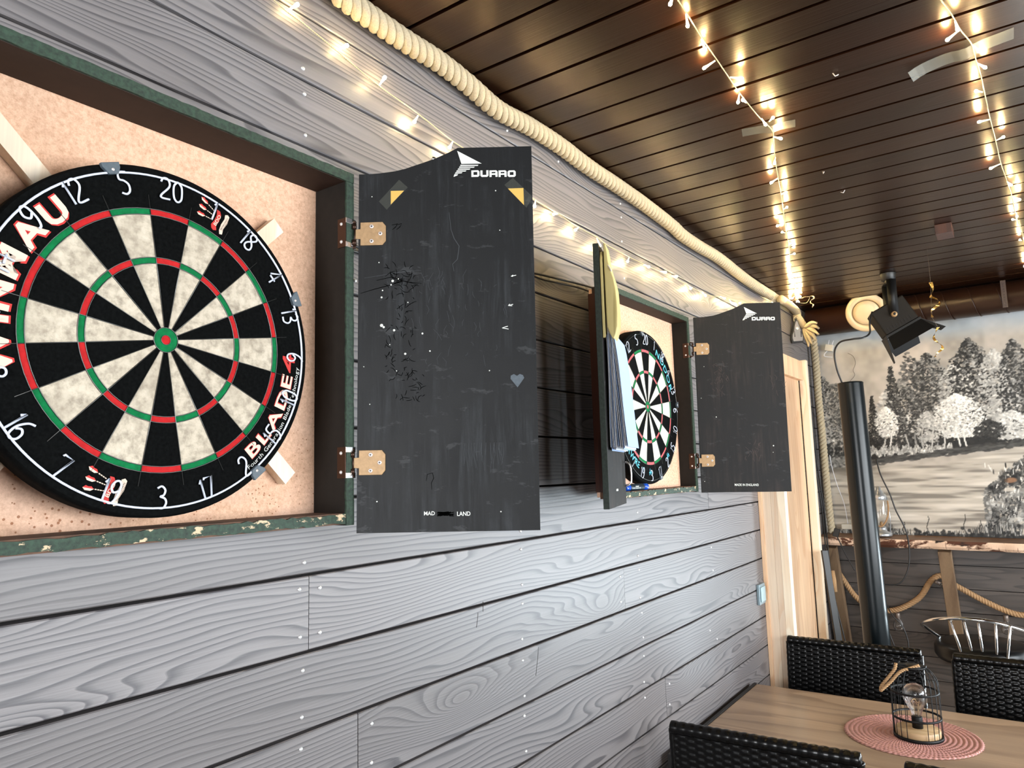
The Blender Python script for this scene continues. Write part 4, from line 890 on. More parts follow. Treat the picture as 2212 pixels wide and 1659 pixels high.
pl = thing('hanging_plug_adapter', 'white plug adapter with loose cord hanging left at the top of the painting', 'adapter', W=Matrix.Translation((.108, 4.385, .655)) @ Matrix.Rotation(math.radians(14), 4, 'Y'))
b = MB(); b.box(-.022, .020, -.014, .012, -.014, .022, 0); b.build('housing', M['sock'], pl, bevel=.002)
b = MB(); b.tube([(-.010, 0, .022), (-.012, .01, .05)], .0020, 6); b.tube([(.010, 0, .022), (.012, .01, .05)], .0020, 6); b.tube(smooth_path([(-.008, -.004, -.014), (-.018, -.006, -.030), (-.020, -.004, -.044), (-.004, -.002, -.048), (.024, 0, -.046)], 5), .0022, 6); b.build('cord', M['paper'], pl)

# ================================================================ PIPE, VALVE, STRAP
M['duct'] = plain('brown_painted_duct', rgb(46, 26, 17), .34, .15, vary=.12, scale=9)
dk = thing('ventilation_duct', 'dark brown spiral ventilation duct running under the ceiling above the painting', 'duct', loc=(1.6, 4.30, .80))
b = MB(); b.tube([(0.022, 4.30, .800), (XR - .01, 4.30, .800)], .0775, 40); b.build('duct_tube', M['duct'], dk, W=Matrix())
x = .56; kx = 0
while x < XR - .2:
    b = MB(); pts = []
    for k in range(28):
        a = 2 * math.pi * k / 27; pts.append((x + .115 * k / 27, 4.30 - .0785 * math.sin(a + math.pi / 2 * 0), .800 + .0785 * math.cos(a)))
    b.tube(pts, .0022, 6); b.build('spiral_seam', M['duct'], dk, W=Matrix()); x += .115
M['cream_enamel'] = plain('cream_enamel', rgb(214, 190, 152), .35, vary=.03, scale=20)
va = thing('air_valve', 'round cream air valve disc on the brown duct beside the spotlight', 'vent', W=Matrix.Translation((.342, 4.205, .800)) @ Matrix.Rotation(math.radians(20), 4, 'X'))
FX = Matrix.Rotation(math.pi / 2, 4, 'X')   # z -> -y
b = MB(); b.lathe([(.060, -.025), (.103, -.004), (.104, 0), (.098, .006), (.080, .010), (.070, .004), (.068, -.010)], 48, T=FX); b.build('outer_ring', M['cream_enamel'], va)
b = MB(); b.lathe([(0, .020), (.045, .0185), (.062, .012), (.066, .004), (.062, -.006), (.0, -.008)], 48, T=FX); b.build('valve_disc', M['cream_enamel'], va)
b = MB()
b.box(.9430, .9650, 4.2195 - .0015, 4.2195, .735, .870, 0)
for k in range(9): b.lathe([(.0028, .0006), (.0034, .0002)], 8, 1, T=Matrix.Translation((.954, 4.2178, .745 + k * .0135)) @ FX)
o = b.build('perforated_strap', [M['duct'], M['gap']], None); tag(o, 'perforated brown metal strap holding the ventilation duct at right', 'strap')

# ================================================================ SPOTLIGHT
ax_a = Vector((.44, .12, -.86)).normalized()                              # beam axis, down and to the right
ax_c = Vector((.30, -.93, -.08)); ax_c = (ax_c - ax_a * ax_c.dot(ax_a)).normalized()   # towards the viewer
ax_b = ax_c.cross(ax_a).normalized()
if ax_b.z < 0: ax_b = -ax_b
Lsp = Vector((.520, 3.72, .665))
Wsp = Matrix(((ax_b.x, ax_c.x, ax_a.x, Lsp.x), (ax_b.y, ax_c.y, ax_a.y, Lsp.y), (ax_b.z, ax_c.z, ax_a.z, Lsp.z), (0, 0, 0, 1)))
st_ = thing('stage_spotlight', 'black stage spotlight with barn doors hanging from the ceiling before the painting', 'spotlight', W=Wsp)
M['blackmetal'] = plain('black_painted_metal', rgb(24, 20, 15), .6, .0, spec=.2, vary=.1, scale=90)
M['blackmetal2'] = plain('satin_black_flap', rgb(12, 12, 13), .5, .0, spec=.3)
hb, hc = .078, .066
b = MB(); b.box(-hb, hb, -hc, hc, -.065, .060, 0); b.build('lamp_body', M['blackmetal'], st_, bevel=.006)
b = MB(); b.box(-hb - .005, hb + .005, -hc - .005, hc + .005, .0605, .070, 0); b.build('front_rim', M['blackmetal2'], st_, bevel=.001)
b = MB()
for k in range(9): b.box(-.060 + k * .0135, -.0545 + k * .0135, hc + .0003, hc + .0012, .030, .050, 0)
b.build('vent_slots', M['gap'], st_)
def flap(name, side, Lf, wf, ang):
    # side: 0 +b, 1 -b, 2 +c (viewer), 3 -c
    th = .0016; b = MB(); e0 = (hb if side < 2 else hc) + .004; wb = (hc if side < 2 else hb)
    sx_, cx_ = math.sin(ang), math.cos(ang)
    q = [(-wb, 0), (wb, 0), (wb * wf, Lf), (-wb * wf, Lf)]
    vs = []
    for o_ in (0, th):
        for (w, l) in q:
            out = e0 + l * sx_ + o_; zz = .071 + l * cx_
            vs.append((out, w, zz) if side == 0 else (-out, w, zz) if side == 1 else (w, out, zz) if side == 2 else (w, -out, zz))
    b.add(vs, [(0, 1, 2, 3), (7, 6, 5, 4), (0, 4, 5, 1), (1, 5, 6, 2), (2, 6, 7, 3), (3, 7, 4, 0)]); return b.build('barn_door', M['blackmetal2'], st_)
flap('r', 0, .105, .75, math.radians(38)); flap('l', 1, .115, .25, math.radians(12)); flap('n', 2, .075, 1.25, math.radians(32)); flap('f', 3, .100, .80, math.radians(34))
b = MB(); b.box(-hb + .012, hb - .012, -hc + .012, hc - .012, .0703, .0712, 0); b.build('lens', M['glass_dark'] if 'glass_dark' in M else M['cable'], st_)
b = MB(); b.lathe([(0, .016), (.011, .015), (.013, .009), (.013, 0)], 20, T=Matrix.Translation((.0, hc + .004, -.005)) @ Matrix.Rotation(-math.pi / 2, 4, 'X')); b.lathe([(0, .0172), (.006, .017), (.006, .015)], 16, 1, T=Matrix.Translation((.0, hc + .004, -.005)) @ Matrix.Rotation(-math.pi / 2, 4, 'X'))
b.build('tilt_knob', [M['brass'], M['cable']], st_)
# yoke up to the ceiling
kn = Wsp @ Vector((0, hc + .006, -.005)); kb = Wsp @ Vector((0, -hc - .006, -.005)); tp = Vector((Lsp.x + .01, Lsp.y, ZC - .02))
b = MB()
upy = (kn - kb).normalized()
kn2 = Vector((kn.x, kn.y, ZC - .045)); kb2 = Vector((kb.x, kb.y, ZC - .045))
b.tube([kn, kn2], .020, 4, ry=.0022, up=(upy.y, -upy.x, 0)); b.tube([kb, kb2], .020, 4, ry=.0022, up=(upy.y, -upy.x, 0)); b.tube([kb2, kn2], .020, 4, ry=.0022, up=(upy.y, -upy.x, 0))
b.build('yoke', M['blackmetal2'], st_, W=Matrix())
b = MB(); mid = (kn2 + kb2) / 2; b.lathe([(0, -.043), (.018, -.043), (.030, -.036), (.034, -.004), (.034, -.0002), (0, -.0002)], 24, T=Matrix.Translation((mid.x, mid.y, ZC))); b.build('ceiling_mount', M['cable'], st_, W=Matrix())
b = MB(); rearp = Wsp @ Vector((-hb + .012, hc - .01, -.066))
b.tube(smooth_path([rearp, rearp + Vector((-.01, -.03, -.05)), (.437, 3.60, .590), (.415, 3.56, .565), (.370, 3.55, .562), (.315, 3.56, .556), (.285, 3.58, .515), (.285, 3.60, .44), (.300, 3.62, .37), (.315, 3.63, .30)], 7), .0042, 8); tag(b.build('power_cable', M['cable'], None), 'black cable looping from the spotlight down into the black pipe post', 'cable')
b = MB(); b.tube(smooth_path([(.20, 4.40, .62), (.225, 4.40, .60), (.235, 4.40, .56), (.220, 4.40, .52), (.225, 4.40, .49), (.190, 4.40, .45), (.185, 4.40, .43)], 6), .0012, 5); tag(b.build('loose_thread', M['thread'], None), 'thin brown thread hanging loosely over the sky of the painting', 'thread')

# ================================================================ BLACK PIPE POST
M['teal_black'] = plain('satin_black_powder_coat', rgb(7, 14, 17), .27, .0, spec=.3)
pt_, pb_ = Vector((.3340, 3.62, .368)), Vector((.357, 3.60, -.80))
dn = (pb_ - pt_).normalized(); pbot = pt_ + dn * ((pt_.z - (ZFL + .03)) / -dn.z)
ps = thing('black_pipe_post', 'leaning matt black open topped pipe post standing in front of the painting', 'post', loc=tuple(pbot))
b = MB(); r = .0545; up_ = (1, 0, 0)
P = [pt_ + dn * (k / 20) * (pbot - pt_).length for k in range(21)]
b.tube(P, r, 48, caps=False); b.tube([pt_, pt_ + dn * .25], r - .003, 48, caps=False)
n_ = 48; vs = []; 
b.build('pipe', M['teal_black'], ps, W=Matrix())
b = MB(); b.lathe([(r - .0035, .001), (r - .0015, .0035), (r + .0008, .001), (r + .0008, -.004)], 48, T=Matrix.Translation(pt_) @ (-dn).to_track_quat('Z', 'Y').to_matrix().to_4x4()); b.build('rim', M['teal_black'], ps, W=Matrix())
b = MB(); b.lathe([(0, .0), (.19, .0), (.20, .006), (.19, .030), (.09, .055), (.058, .09)], 40, T=Matrix.Translation((pbot.x, pbot.y, ZFL))); b.build('foot', M['teal_black'], ps, W=Matrix())

# ================================================================ PAINTING
def make_painting(x0, x1, z0, z1, res):
    nx = int((x1 - x0) / res) + 1; nz = int((z1 - z0) / res) + 1
    XX, ZZ = np.meshgrid(np.linspace(x0, x1, nx), np.linspace(z0, z1, nz)); img = np.zeros((nz, nx, 3))
    rs = np.random.RandomState(4)
    def fnoise(cx, cz):
        g = rs.rand(int((z1 - z0) * cz) + 3, int((x1 - x0) * cx) + 3); u = (XX - x0) * cx; v = (ZZ - z0) * cz
        i = u.astype(int); j = v.astype(int); fu = u - i; fv = v - j; fu = fu * fu * (3 - 2 * fu); fv = fv * fv * (3 - 2 * fv)
        return (g[j, i] * (1 - fu) + g[j, i + 1] * fu) * (1 - fv) + (g[j + 1, i] * (1 - fu) + g[j + 1, i + 1] * fu) * fv
    def mixc(a, c, m): return a * (1 - m[..., None]) + np.array(c) * m[..., None]
    # sky
    base = fnoise(7, 7) * .5 + fnoise(16, 16) * .3 + fnoise(40, 40) * .2
    img[:] = np.array((172, 164, 154)); img = mixc(img, (140, 134, 124), np.clip((base - .45) * 2.6, 0, 1)); img = mixc(img, (196, 184, 172), np.clip((.42 - base) * 3, 0, .8))
    img = mixc(img, (150, 166, 180), np.clip((ZZ - .62) * 9, 0, .6) * (.5 + .5 * fnoise(9, 20)))
    def dab(x, z, rx, rz, ang, col, al):
        R = max(rx, rz) * 1.1; i0 = max(0, int((x - R - x0) / res)); i1 = min(nx, int((x + R - x0) / res) + 2); j0 = max(0, int((z - R - z0) / res)); j1 = min(nz, int((z + R - z0) / res) + 2)
        if i1 <= i0 or j1 <= j0: return
        dx = XX[j0:j1, i0:i1] - x; dz = ZZ[j0:j1, i0:i1] - z; c, s = math.cos(ang), math.sin(ang)
        q = ((dx * c + dz * s) / rx) ** 2 + ((-dx * s + dz * c) / rz) ** 2
        m = np.clip((1 - q) * 2, 0, 1) * al; img[j0:j1, i0:i1] = img[j0:j1, i0:i1] * (1 - m[..., None]) + np.array(col) * m[..., None]
    G = lambda v, w=0: ((v + w) * 1.06, v * 1.045, v * 1.01)
    def tree(cx, zb, zt, w, n, dark, light, lf, sl=1.0, conif=False):
        for k in range(n):
            u = rs.rand(); z = zb + (zt - zb) * u
            hw = w * ((1 - u) * .9 + .08 if conif else (math.sin(math.pi * min(1, u * .9 + .12)) ** .7 + .1)) / 2
            x = cx + rs.uniform(-1, 1) * hw * (1 + .15 * rs.randn()); lit = rs.rand() < lf * (1.3 if x > cx else .6) * (.5 + u)
            v = (light if lit else dark) + rs.randn() * 14
            dab(x, z, rs.uniform(.004, .012) * sl, rs.uniform(.003, .007) * sl, rs.uniform(-1.2, 1.2), G(max(14, v)), rs.uniform(.55, .95))
    zg = lambda x: .02 + .075 * np.clip((x - .25) / .7, 0, 1.4)            # bank line
    # far soft foliage wall
    for k in range(5200):
        x = rs.uniform(x0, x1); top = .20 + .30 * min(1, max(0, (x - .22) / .28)) + .06 * math.sin(x * 17) + .05 * math.sin(x * 41)
        if x < .15: top = .45
        elif x < .26: top = .14
        z = rs.uniform(float(zg(x)), top); v = 120 + 46 * math.sin(x * 13 + z * 9) + rs.randn() * 22 - 50 * (z < zg(x) + .10)
        dab(x, z, rs.uniform(.005, .014), rs.uniform(.004, .009), rs.uniform(-1, 1), G(max(24, v)), .75)
    for k in range(1500):
        x = rs.uniform(x0, x1); z = float(zg(x)) + abs(rs.randn()) * .045; dab(x, z, .012, .009, rs.uniform(-1, 1), G(30 + rs.rand() * 18), .8)
    tree(.055, -.03, .50, .16, 900, 62, 130, .30, .85)
    tree(.300, .05, .365, .10, 520, 34, 60, .10, .8, True)
    tree(.405, .16, .520, .13, 700, 40, 84, .15, .85, True)
    tree(.47, .10, .40, .20, 700, 48, 110, .25)
    tree(.585, .12, .575, .20, 1200, 52, 120, .22)
    tree(.700, .20, .50, .17, 700, 150, 190, .4)
    tree(.775, .20, .630, .17, 1200, 42, 110, .16)
    tree(.880, .20, .560, .14, 700, 150, 180, .5)
    tree(.965, .18, .600, .15, 1000, 52, 130, .25)
    tree(1.08, .18, .560, .2, 900, 48, 120, .3); tree(1.2, .16, .60, .2, 900, 60, 140, .3)
    tree(.365, .14, .300, .10, 620, 178, 206, .5, .8); tree(.700, .12, .345, .20, 1500, 182, 214, .5, .85); tree(.56, .10, .26, .10, 380, 150, 180, .3)
    tree(.93, .10, .24, .16, 700, 170, 200, .4); tree(.830, .11, .20, .12, 300, 46, 60, .1)
    # trunks
    for (x, a, c, v) in ((.375, .07, .15, 190), (.455, .06, .14, 150), (.53, .06, .16, 150), (.575, .07, .17, 165), (.625, .07, .18, 180), (.690, .08, .17, 205), (.722, .07, .17, 200), (.500, .06, .15, 120), (.345, .04, .12, 160)):
        for k in range(14): u = k / 13; dab(x + .006 * math.sin(u * 3 + x * 30), a + (c - a) * u, .0042, .010, 0, G(v), .9)
    # low shrubs on the bank
    for k in range(1100):
        x = rs.uniform(.25, .66); z = .035 + abs(rs.randn()) * .016 + .02 * math.sin(x * 60) ** 2; dab(x, z, .004, .009, rs.uniform(-.6, .6), G(150 + rs.randn() * 34), .8)
    for k in range(700):
        x = rs.uniform(.24, x1); z = float(zg(x)) - .018 + rs.randn() * .008; dab(x, z, .020, .006, .08, G(44 + rs.rand() * 40), .7)
    for k in range(700):
        x = rs.uniform(.02, .20); z = rs.uniform(-.05, .04); dab(x, z, .008, .006, rs.uniform(-1, 1), G(60 + rs.rand() * 90), .7)
    # river
    wat = (ZZ < np.where(XX < .6, .0 + .02 * (XX - .3), .0 + .16 * (XX - .6))) 
    wm = np.clip((np.where(XX < .6, -.012 + .02 * (XX - .3), -.01 + .20 * (XX - .6)) - ZZ) * 60, 0, 1)
    streak = fnoise(5, 70) * .6 + fnoise(12, 120) * .4
    w_ = np.zeros_like(img); w_[:] = np.array((176, 168, 156)); w_ = mixc(w_, (116, 110, 102), np.clip((streak - .52) * 3.6, 0, .85)); w_ = mixc(w_, (204, 196, 184), np.clip((.42 - streak) * 3.4, 0, .9))
    sh = np.clip(1 - (np.where(XX < .6, 0, .18 * (XX - .6)) - ZZ) * 9, 0, 1) * np.clip((.75 - XX) * 3, .1, 1); w_ = mixc(w_, (92, 86, 78), sh * np.clip((fnoise(9, 40) - .15) * 1.8, 0, 1) * .9)
    img = img * (1 - wm[..., None]) + w_ * wm[..., None]
    # right bank bush
    for k in range(2600):
        a = rs.uniform(0, 1); x = .775 + a * .55; top = -.17 + .20 * min(1, a * 2.6) ** .8; z = rs.uniform(-.34, top); v = 74 + 44 * math.sin(x * 40) * math.sin(z * 50) + rs.randn() * 26 + 34 * (z < -.15)
        dab(x, z, rs.uniform(.004, .011), rs.uniform(.004, .012), rs.uniform(-.5, .5), G(max(22, v)), .85)
    for k in range(160):
        x = rs.uniform(.79, 1.25); z = rs.uniform(-.28, -.02); dab(x, z, .0028, .015, rs.uniform(-.35, .35), G(rs.choice([30, 40, 205, 215])), .85)
    dab(.895, -.105, .030, .015, .1, (150, 112, 84), .85); dab(.885, -.150, .028, .011, .15, (200, 190, 176), .8); dab(.865, -.095, .02, .05, 0, (38, 34, 30), .45)
    # foreground grass
    for k in range(1300):
        x = rs.uniform(x0, x1); hgt = (.015 + .045 * rs.rand()) * (1.0 + .9 * max(0, math.sin(x * 11 - 1.2))); z = -.415 + hgt * .5
        dab(x, z, rs.uniform(.0018, .0035), hgt * .6, rs.uniform(-.25, .25), G(rs.choice([34, 48, 60, 88, 130, 170])), .8)
    for k in range(500):
        x = rs.uniform(.45, x1); dab(x, -.41 + abs(rs.randn()) * .02, .009, .010, 0, G(26 + rs.rand() * 26), .8)
    for (x, h) in ((.40, .09), (.515, .12), (.68, .13), (.34, .07), (.80, .16), (.745, .10)):
        for k in range(18): dab(x + .006 * math.sin(k * .5), -.41 + h * k / 17, .0022, .006, 0, G(34), .9)
    # signature, written uphill, with the year under it
    def stroke(pts, w, v=20):
        for a, c in zip(pts[:-1], pts[1:]):
            n = max(2, int(math.hypot(c[0] - a[0], c[1] - a[1]) / (res * .5)))
            for k in range(n): u = k / n; dab(a[0] + (c[0] - a[0]) * u, a[1] + (c[1] - a[1]) * u, w, w, 0, G(v), 1)
    def write(s, ox, oz, h, ang, w):
        c, sn = math.cos(ang), math.sin(ang); px = 0
        GL = {'D': [[(0, 0), (0, 1), (.45, .75), (.45, .25), (0, 0)]], 'o': [[(.2, .5), (0, .25), (.2, 0), (.4, .25), (.2, .5)]], 'n': [[(0, 0), (0, .5)], [(0, .35), (.2, .5), (.35, .35), (.35, 0)]], 'm': [[(0, 0), (0, .5), (.2, .45), (.22, 0)], [(.22, .4), (.4, .45), (.42, 0)]],
              'A': [[(0, 0), (.35, 1.25), (.6, 0)], [(.12, .45), (.6, .5)]], 'r': [[(0, 0), (0, .5)], [(0, .35), (.25, .5)]], 't': [[(.15, 1.1), (.1, .1), (.3, 0)], [(-.1, .7), (.5, .8)]], '2': [[(0, .8), (.2, 1), (.4, .75), (0, 0), (.45, .05)]], '0': [[(.2, 1), (0, .5), (.2, 0), (.42, .5), (.2, 1)]], 's': [[(.35, .5), (.05, .4), (.35, .15), (0, 0)]], 'h': [[(0, 0), (.05, 1.1)], [(0, .4), (.25, .5), (.32, 0)]]}
        for ch in s:
            if ch != ' ':
                for st in GL[ch]: stroke([(ox + ((px + x) * c - z * sn) * h, oz + ((px + x) * sn + z * c) * h) for x, z in st], w)
            px += .62
    write('Domm Art', .790, -.352, .030, math.radians(44), .0016); write('2020', .868, -.300, .021, math.radians(40), .0013)
    img = np.clip((img - 128) * 1.12 + 131, 0, 255) / 255.0; lin_ = np.where(img <= .04045, img / 12.92, ((img + .055) / 1.055) ** 2.4)
    return nx, nz, lin_
PX0, PX1, PZ0, PZ1 = .012, 1.26, -.415, .76
nx, nz, pic = make_painting(PX0, PX1, PZ0, PZ1, .0034)
xs = np.linspace(PX0, PX1, nx); zs = np.linspace(PZ0, PZ1, nz); XX, ZZ = np.meshgrid(xs, zs)
co = np.stack([XX.ravel(), np.full(XX.size, YB - .012), ZZ.ravel()], 1)
idx = np.arange(nx * nz).reshape(nz, nx); q = np.stack([idx[:-1, :-1].ravel(), idx[:-1, 1:].ravel(), idx[1:, 1:].ravel(), idx[1:, :-1].ravel()], 1)
nv = len(co); bk = np.array([(PX0, YB - .001, PZ0), (PX1, YB - .001, PZ0), (PX1, YB - .001, PZ1), (PX0, YB - .001, PZ1)])
me = bpy.data.meshes.new('canvas'); faces = q.tolist() + [(nv + 3, nv + 2, nv + 1, nv), tuple(idx[0, ::-1].tolist()) + (nv, nv + 1), tuple(idx[-1, :].tolist()) + (nv + 2, nv + 3), tuple(idx[:, 0].tolist()) + (nv + 3, nv), tuple(idx[::-1, -1].tolist()) + (nv + 1, nv + 2)]
me.from_pydata(np.vstack([co, bk]).tolist(), [], faces)
at_ = me.color_attributes.new('paint', 'FLOAT_COLOR', 'POINT'); colr = np.ones((nv + 4, 4), np.float32); colr[:nv, :3] = pic.reshape(-1, 3); colr[nv:, :3] = .1; at_.data.foreach_set('color', colr.ravel())
t = NT('painted_canvas'); at2 = t.n('Attribute', _attribute_name='paint').outputs['Color']; t.set(Base__Color=at2, Roughness=.55, Specular__IOR__Level=.35); t.bump(t.noise(t.obj(), 300, 3, .6), .15, .001)
me.materials.append(t.mat); me.update()
cv = bpy.data.objects.new('mural_painting', me); COL.objects.link(cv); place(cv, None, Matrix())
tag(cv, 'large black and white painting of a forest river on the back wall', 'painting')

# ================================================================ SHELF
M['birchtop'] = wood('brown_shelf_top', rgb(150, 108, 72), rgb(120, 84, 54), rgb(96, 66, 44), 'x', 8.0, 4.0, .45, attr=False, knots=False, fine=.3, tint=0)
t = NT('birch_bark'); o = t.obj(); n1 = t.noise(t.map((7, 6, 16)), 1.0, 5, .65, .5); n2 = t.noise(t.map((80, 10, 6)), 1.5, 3, .6); n3 = t.noise(t.map((4, 4, 9), loc=(3, 0, 0)), 1.3, 4, .6)
c = t.mix(t.ramp(n2, [(.60, (0, 0, 0, 1)), (.67, (.8, .8, .8, 1))]), rgb(226, 192, 164), rgb(96, 60, 44)); c = t.mix(t.ramp(n1, [(.52, (0, 0, 0, 1)), (.57, (1, 1, 1, 1))]), c, rgb(84, 48, 30)); c = t.mix(t.ramp(n3, [(.60, (0, 0, 0, 1)), (.64, (1, 1, 1, 1))]), c, rgb(34, 24, 20))
t.set(Base__Color=c, Roughness=.85); t.bump(n1, .6, .004); M['bark'] = t.mat
sh = thing('birch_shelf', 'live edge birch plank shelf running under the painting', 'shelf', loc=(1.6, 4.3, -.40))
b = MB(); n = 120; vs = []; fs = []; rr = random.Random(9); ph = [rr.uniform(0, 6) for _ in range(6)]
def wob(x): return .004 * math.sin(x * 9 + ph[0]) + .003 * math.sin(x * 23 + ph[1]) + .0015 * math.sin(x * 61 + ph[2])
X1 = 1.33
for i in range(n + 1):
    x = .008 + (X1 - .008) * i / n; e_ = wob(x); sl = -.0085 * (x - .4)
    for (y, z, ) in ((YB - .002, -.386 + sl), (4.200 + e_, -.392 + sl), (4.197 + e_ - .002, -.400 + sl), (4.204 + e_ * 1.4, -.422 + sl), (4.222 + e_ * 1.3, -.436 + sl), (YB - .002, -.436 + sl)): vs.append((x, y, z))
for i in range(n):
    a = 6 * i; c = a + 6
    for k in range(6): l = (k + 1) % 6; fs.append((a + k, a + l, c + l, c + k))
b.add(vs, fs)
b.m = [1 if (j % 6) in (1, 2, 3) else 0 for j in range(6 * n)]
b.add([vs[k] for k in range(6)], [(5, 4, 3, 2, 1, 0)]); b.add([vs[6 * n + k] for k in range(6)], [(0, 1, 2, 3, 4, 5)])
b.build('plank', [M['birchtop'], M['bark']], sh, W=Matrix())
for (x, nmq) in ((.592, 'a'), (.060, 'b'), (1.16, 'c')):
    b = MB()
    # slanting prop from under the front of the plank back to the wall
    p0, p1 = Vector((x, 4.25, -.446)), Vector((x + .012, 4.395, -1.02)); w = .0290
    d = (p1 - p0).normalized(); s_ = Vector((1, 0, 0)); u2 = d.cross(s_).normalized()
    vs = [p + s_ * sx_ * w + u2 * sy_ * .022 for p in (p0, p1) for sx_ in (-1, 1) for sy_ in (-1, 1)]
    b.add(vs, [(0, 1, 3, 2), (4, 6, 7, 5), (0, 4, 5, 1), (2, 3, 7, 6), (0, 2, 6, 4), (1, 5, 7, 3)], 0, False, .3 + .2 * x); b.build('shelf_brace', M['brace'], sh, W=Matrix(), bevel=.002)

# storm lantern on the shelf
M['lanternmetal'] = plain('brushed_silver', rgb(196, 200, 204), .28, .8)
lp = thing('storm_lantern', 'silver glass storm lantern with a rope handle standing on the birch shelf', 'lantern', loc=(.312, 4.29, -.3855))
b = MB(); b.lathe([(0, .001), (.046, .001), (.048, .006), (.047, .016), (.040, .022), (.026, .026), (.022, .040), (.022, .050), (.0, .050)], 32); b.build('base', M['lanternmetal'], lp)
b = MB(); b.lathe([(.026, .051), (.038, .085), (.041, .120), (.037, .160), (.030, .196)], 32); b.lathe([(.0275, .196), (.035, .160), (.0388, .120), (.036, .085), (.024, .051)], 32); b.build('glass_chimney', M['glass'], lp)
b = MB(); b.lathe([(.033, .190), (.035, .197), (.035, .212), (.026, .220), (.022, .232), (.012, .244), (.010, .258), (.0, .262)], 32)
for k in range(10): a = k * math.pi / 5; b.tube([(.0345 * math.cos(a), .0345 * math.sin(a), .196), (.030 * math.cos(a), .030 * math.sin(a), .226)], .0015, 5)
b.build('lid', M['lanternmetal'], lp)
b = MB(); b.lathe([(0, .052), (.008, .054), (.008, .075), (.0, .078)], 12); b.build('burner', M['brass'], lp)
b = MB()
for s_ in (-1, 1): b.tube([(s_ * .040, 0, .022), (s_ * .043, 0, .10), (s_ * .036, 0, .205)], .0022, 6)
b.build('side_wire', M['lanternmetal'], lp)
b = MB(); twisted(b, smooth_path([(.040, -.012, .185), (.044, -.030, .150), (.040, -.042, .110), (.026, -.050, .075), (.008, -.052, .055), (-.01, -.050, .058)], 6), .0045, 2, .012, 6); b.build('rope_handle', M['hemp'], lp)
# cables
def cable(label, pts, r=.003, name='cable'):
    b = MB(); b.tube(smooth_path(pts, 7), r, 7); tag(b.build(name, M['cable'], None), label, 'cable')
cable('black cable running from behind the pipe post over the shelf edge and looping back', [(.335, 4.15, .02), (.350, 4.14, -.06), (.385, 4.14, -.16), (.405, 4.14, -.24), (.440, 4.14, -.335), (.448, 4.15, -.43), (.435, 4.15, -.53), (.395, 4.14, -.60), (.33, 4.13, -.61), (.29, 4.12, -.59)], .0035)
cable('thin black cable hanging in a long loop right of the pipe post', [(.30, 4.24, -.445), (.305, 4.08, -.58), (.36, 4.0, -.72), (.405, 4.0, -.78), (.425, 4.0, -.86), (.410, 4.0, -.96), (.395, 4.0, -1.02)], .0028)
cable('black cable slanting down beside the foot of the pipe post', [(.27, 4.24, -.445), (.29, 4.02, -.62), (.36, 3.95, -.83), (.405, 3.95, -.97), (.42, 3.95, -1.05)], .0032)
cable('short black cable dangling from the shelf beside the lantern', [(.300, 4.17, -.397), (.288, 4.165, -.43), (.284, 4.16, -.48), (.282, 4.15, -.56)], .0030)
for i, (lab, dx) in enumerate((('left of two black cables hanging down the corner beside the rope', 0), ('right of two black cables hanging down the corner beside the rope', .011))):
    cable(lab, [(.004 + dx * .4, 4.25, .40), (.008 + dx * .5, 4.25, .2658), (.012 + dx, 4.25, .0084), (.036 + dx, 4.22, -.2444), (.058 + dx, 4.14, -.4916), (.075 + dx * 1.5, 4.10, -.70), (.110 + dx * 2, 4.08, -.93), (.13 + dx, 4.08, -1.1)], .0038)
b = MB(); b.box(-.014, .014, -.010, .010, -.022, .022, 0); tag(b.build('cable_connector', M['cable'], None, W=Matrix.Translation((.110, 4.17, -.362)) @ Matrix.Rotation(.3, 4, 'Y'), bevel=.002), 'small black cable connector on the left end of the shelf', 'connector')
cable('black cable hanging from the connector over the shelf end', [(.113, 4.165, -.384), (.125, 4.16, -.41), (.150, 4.15, -.47), (.19, 4.14, -.55)], .003)
b = MB(); b.box(-.030, .030, -.016, .016, -.014, .014, 0); tag(b.build('socket_box', M['sock'], None, W=Matrix.Translation((.130, 4.375, -.345)), bevel=.002), 'small cream socket box above the left end of the shelf', 'socket')
b = MB(); b.tube(smooth_path([(.075, 4.33, .05), (.082, 4.33, -.02), (.10, 4.34, -.12), (.125, 4.35, -.22), (.135, 4.355, -.33)], 6), .0016, 5); tag(b.build('thin_white_cord', M['paper'], None), 'thin white cord running from the corner rope to the socket box', 'cord')
cable('thin black cable crossing behind the cabinets to the far cabinet', [(.010, .80, .40), (.012, 1.05, .415), (.012, 1.28, .470), (.014, 1.45, .487), (.016, 1.62, .500), (.018, 1.74, .507), (.010, 1.80, .509)], .0030)
cable('second black cable sagging behind the cabinets to the far cabinet', [(.010, .80, .41), (.012, 1.10, .425), (.014, 1.34, .475), (.014, 1.50, .480), (.016, 1.66, .492), (.018, 1.76, .492), (.012, 1.80, .49)], .0026)
# dark leaning rail in the corner
b = MB(); p0, p1 = Vector((.075, 4.02, -.44)), Vector((.170, 3.96, -1.50)); d = (p1 - p0).normalized(); s_ = Vector((.8, .6, 0)); u2 = d.cross(s_).normalized()
vs = [p + s_ * sx_ * .016 + u2 * sy_ * .008 for p in (p0, p1) for sx_ in (-1, 1) for sy_ in (-1, 1)]
b.add(vs, [(0, 1, 3, 2), (4, 6, 7, 5), (0, 4, 5, 1), (2, 3, 7, 6), (0, 2, 6, 4), (1, 5, 7, 3)]); tag(b.build('leaning_rail', M['cable'], None, bevel=.002), 'narrow black rail leaning in the corner under the shelf', 'rail')
b = MB(); b.tube([(.085, 4.12, -.555), (.090, 4.11, -.60), (.093, 4.11, -.66)], [.011, .013, .011], 12); tag(b.build('rope_end_knob', M['hemp'], None), 'cut rope end hanging beside the leaning black rail', 'rope end')

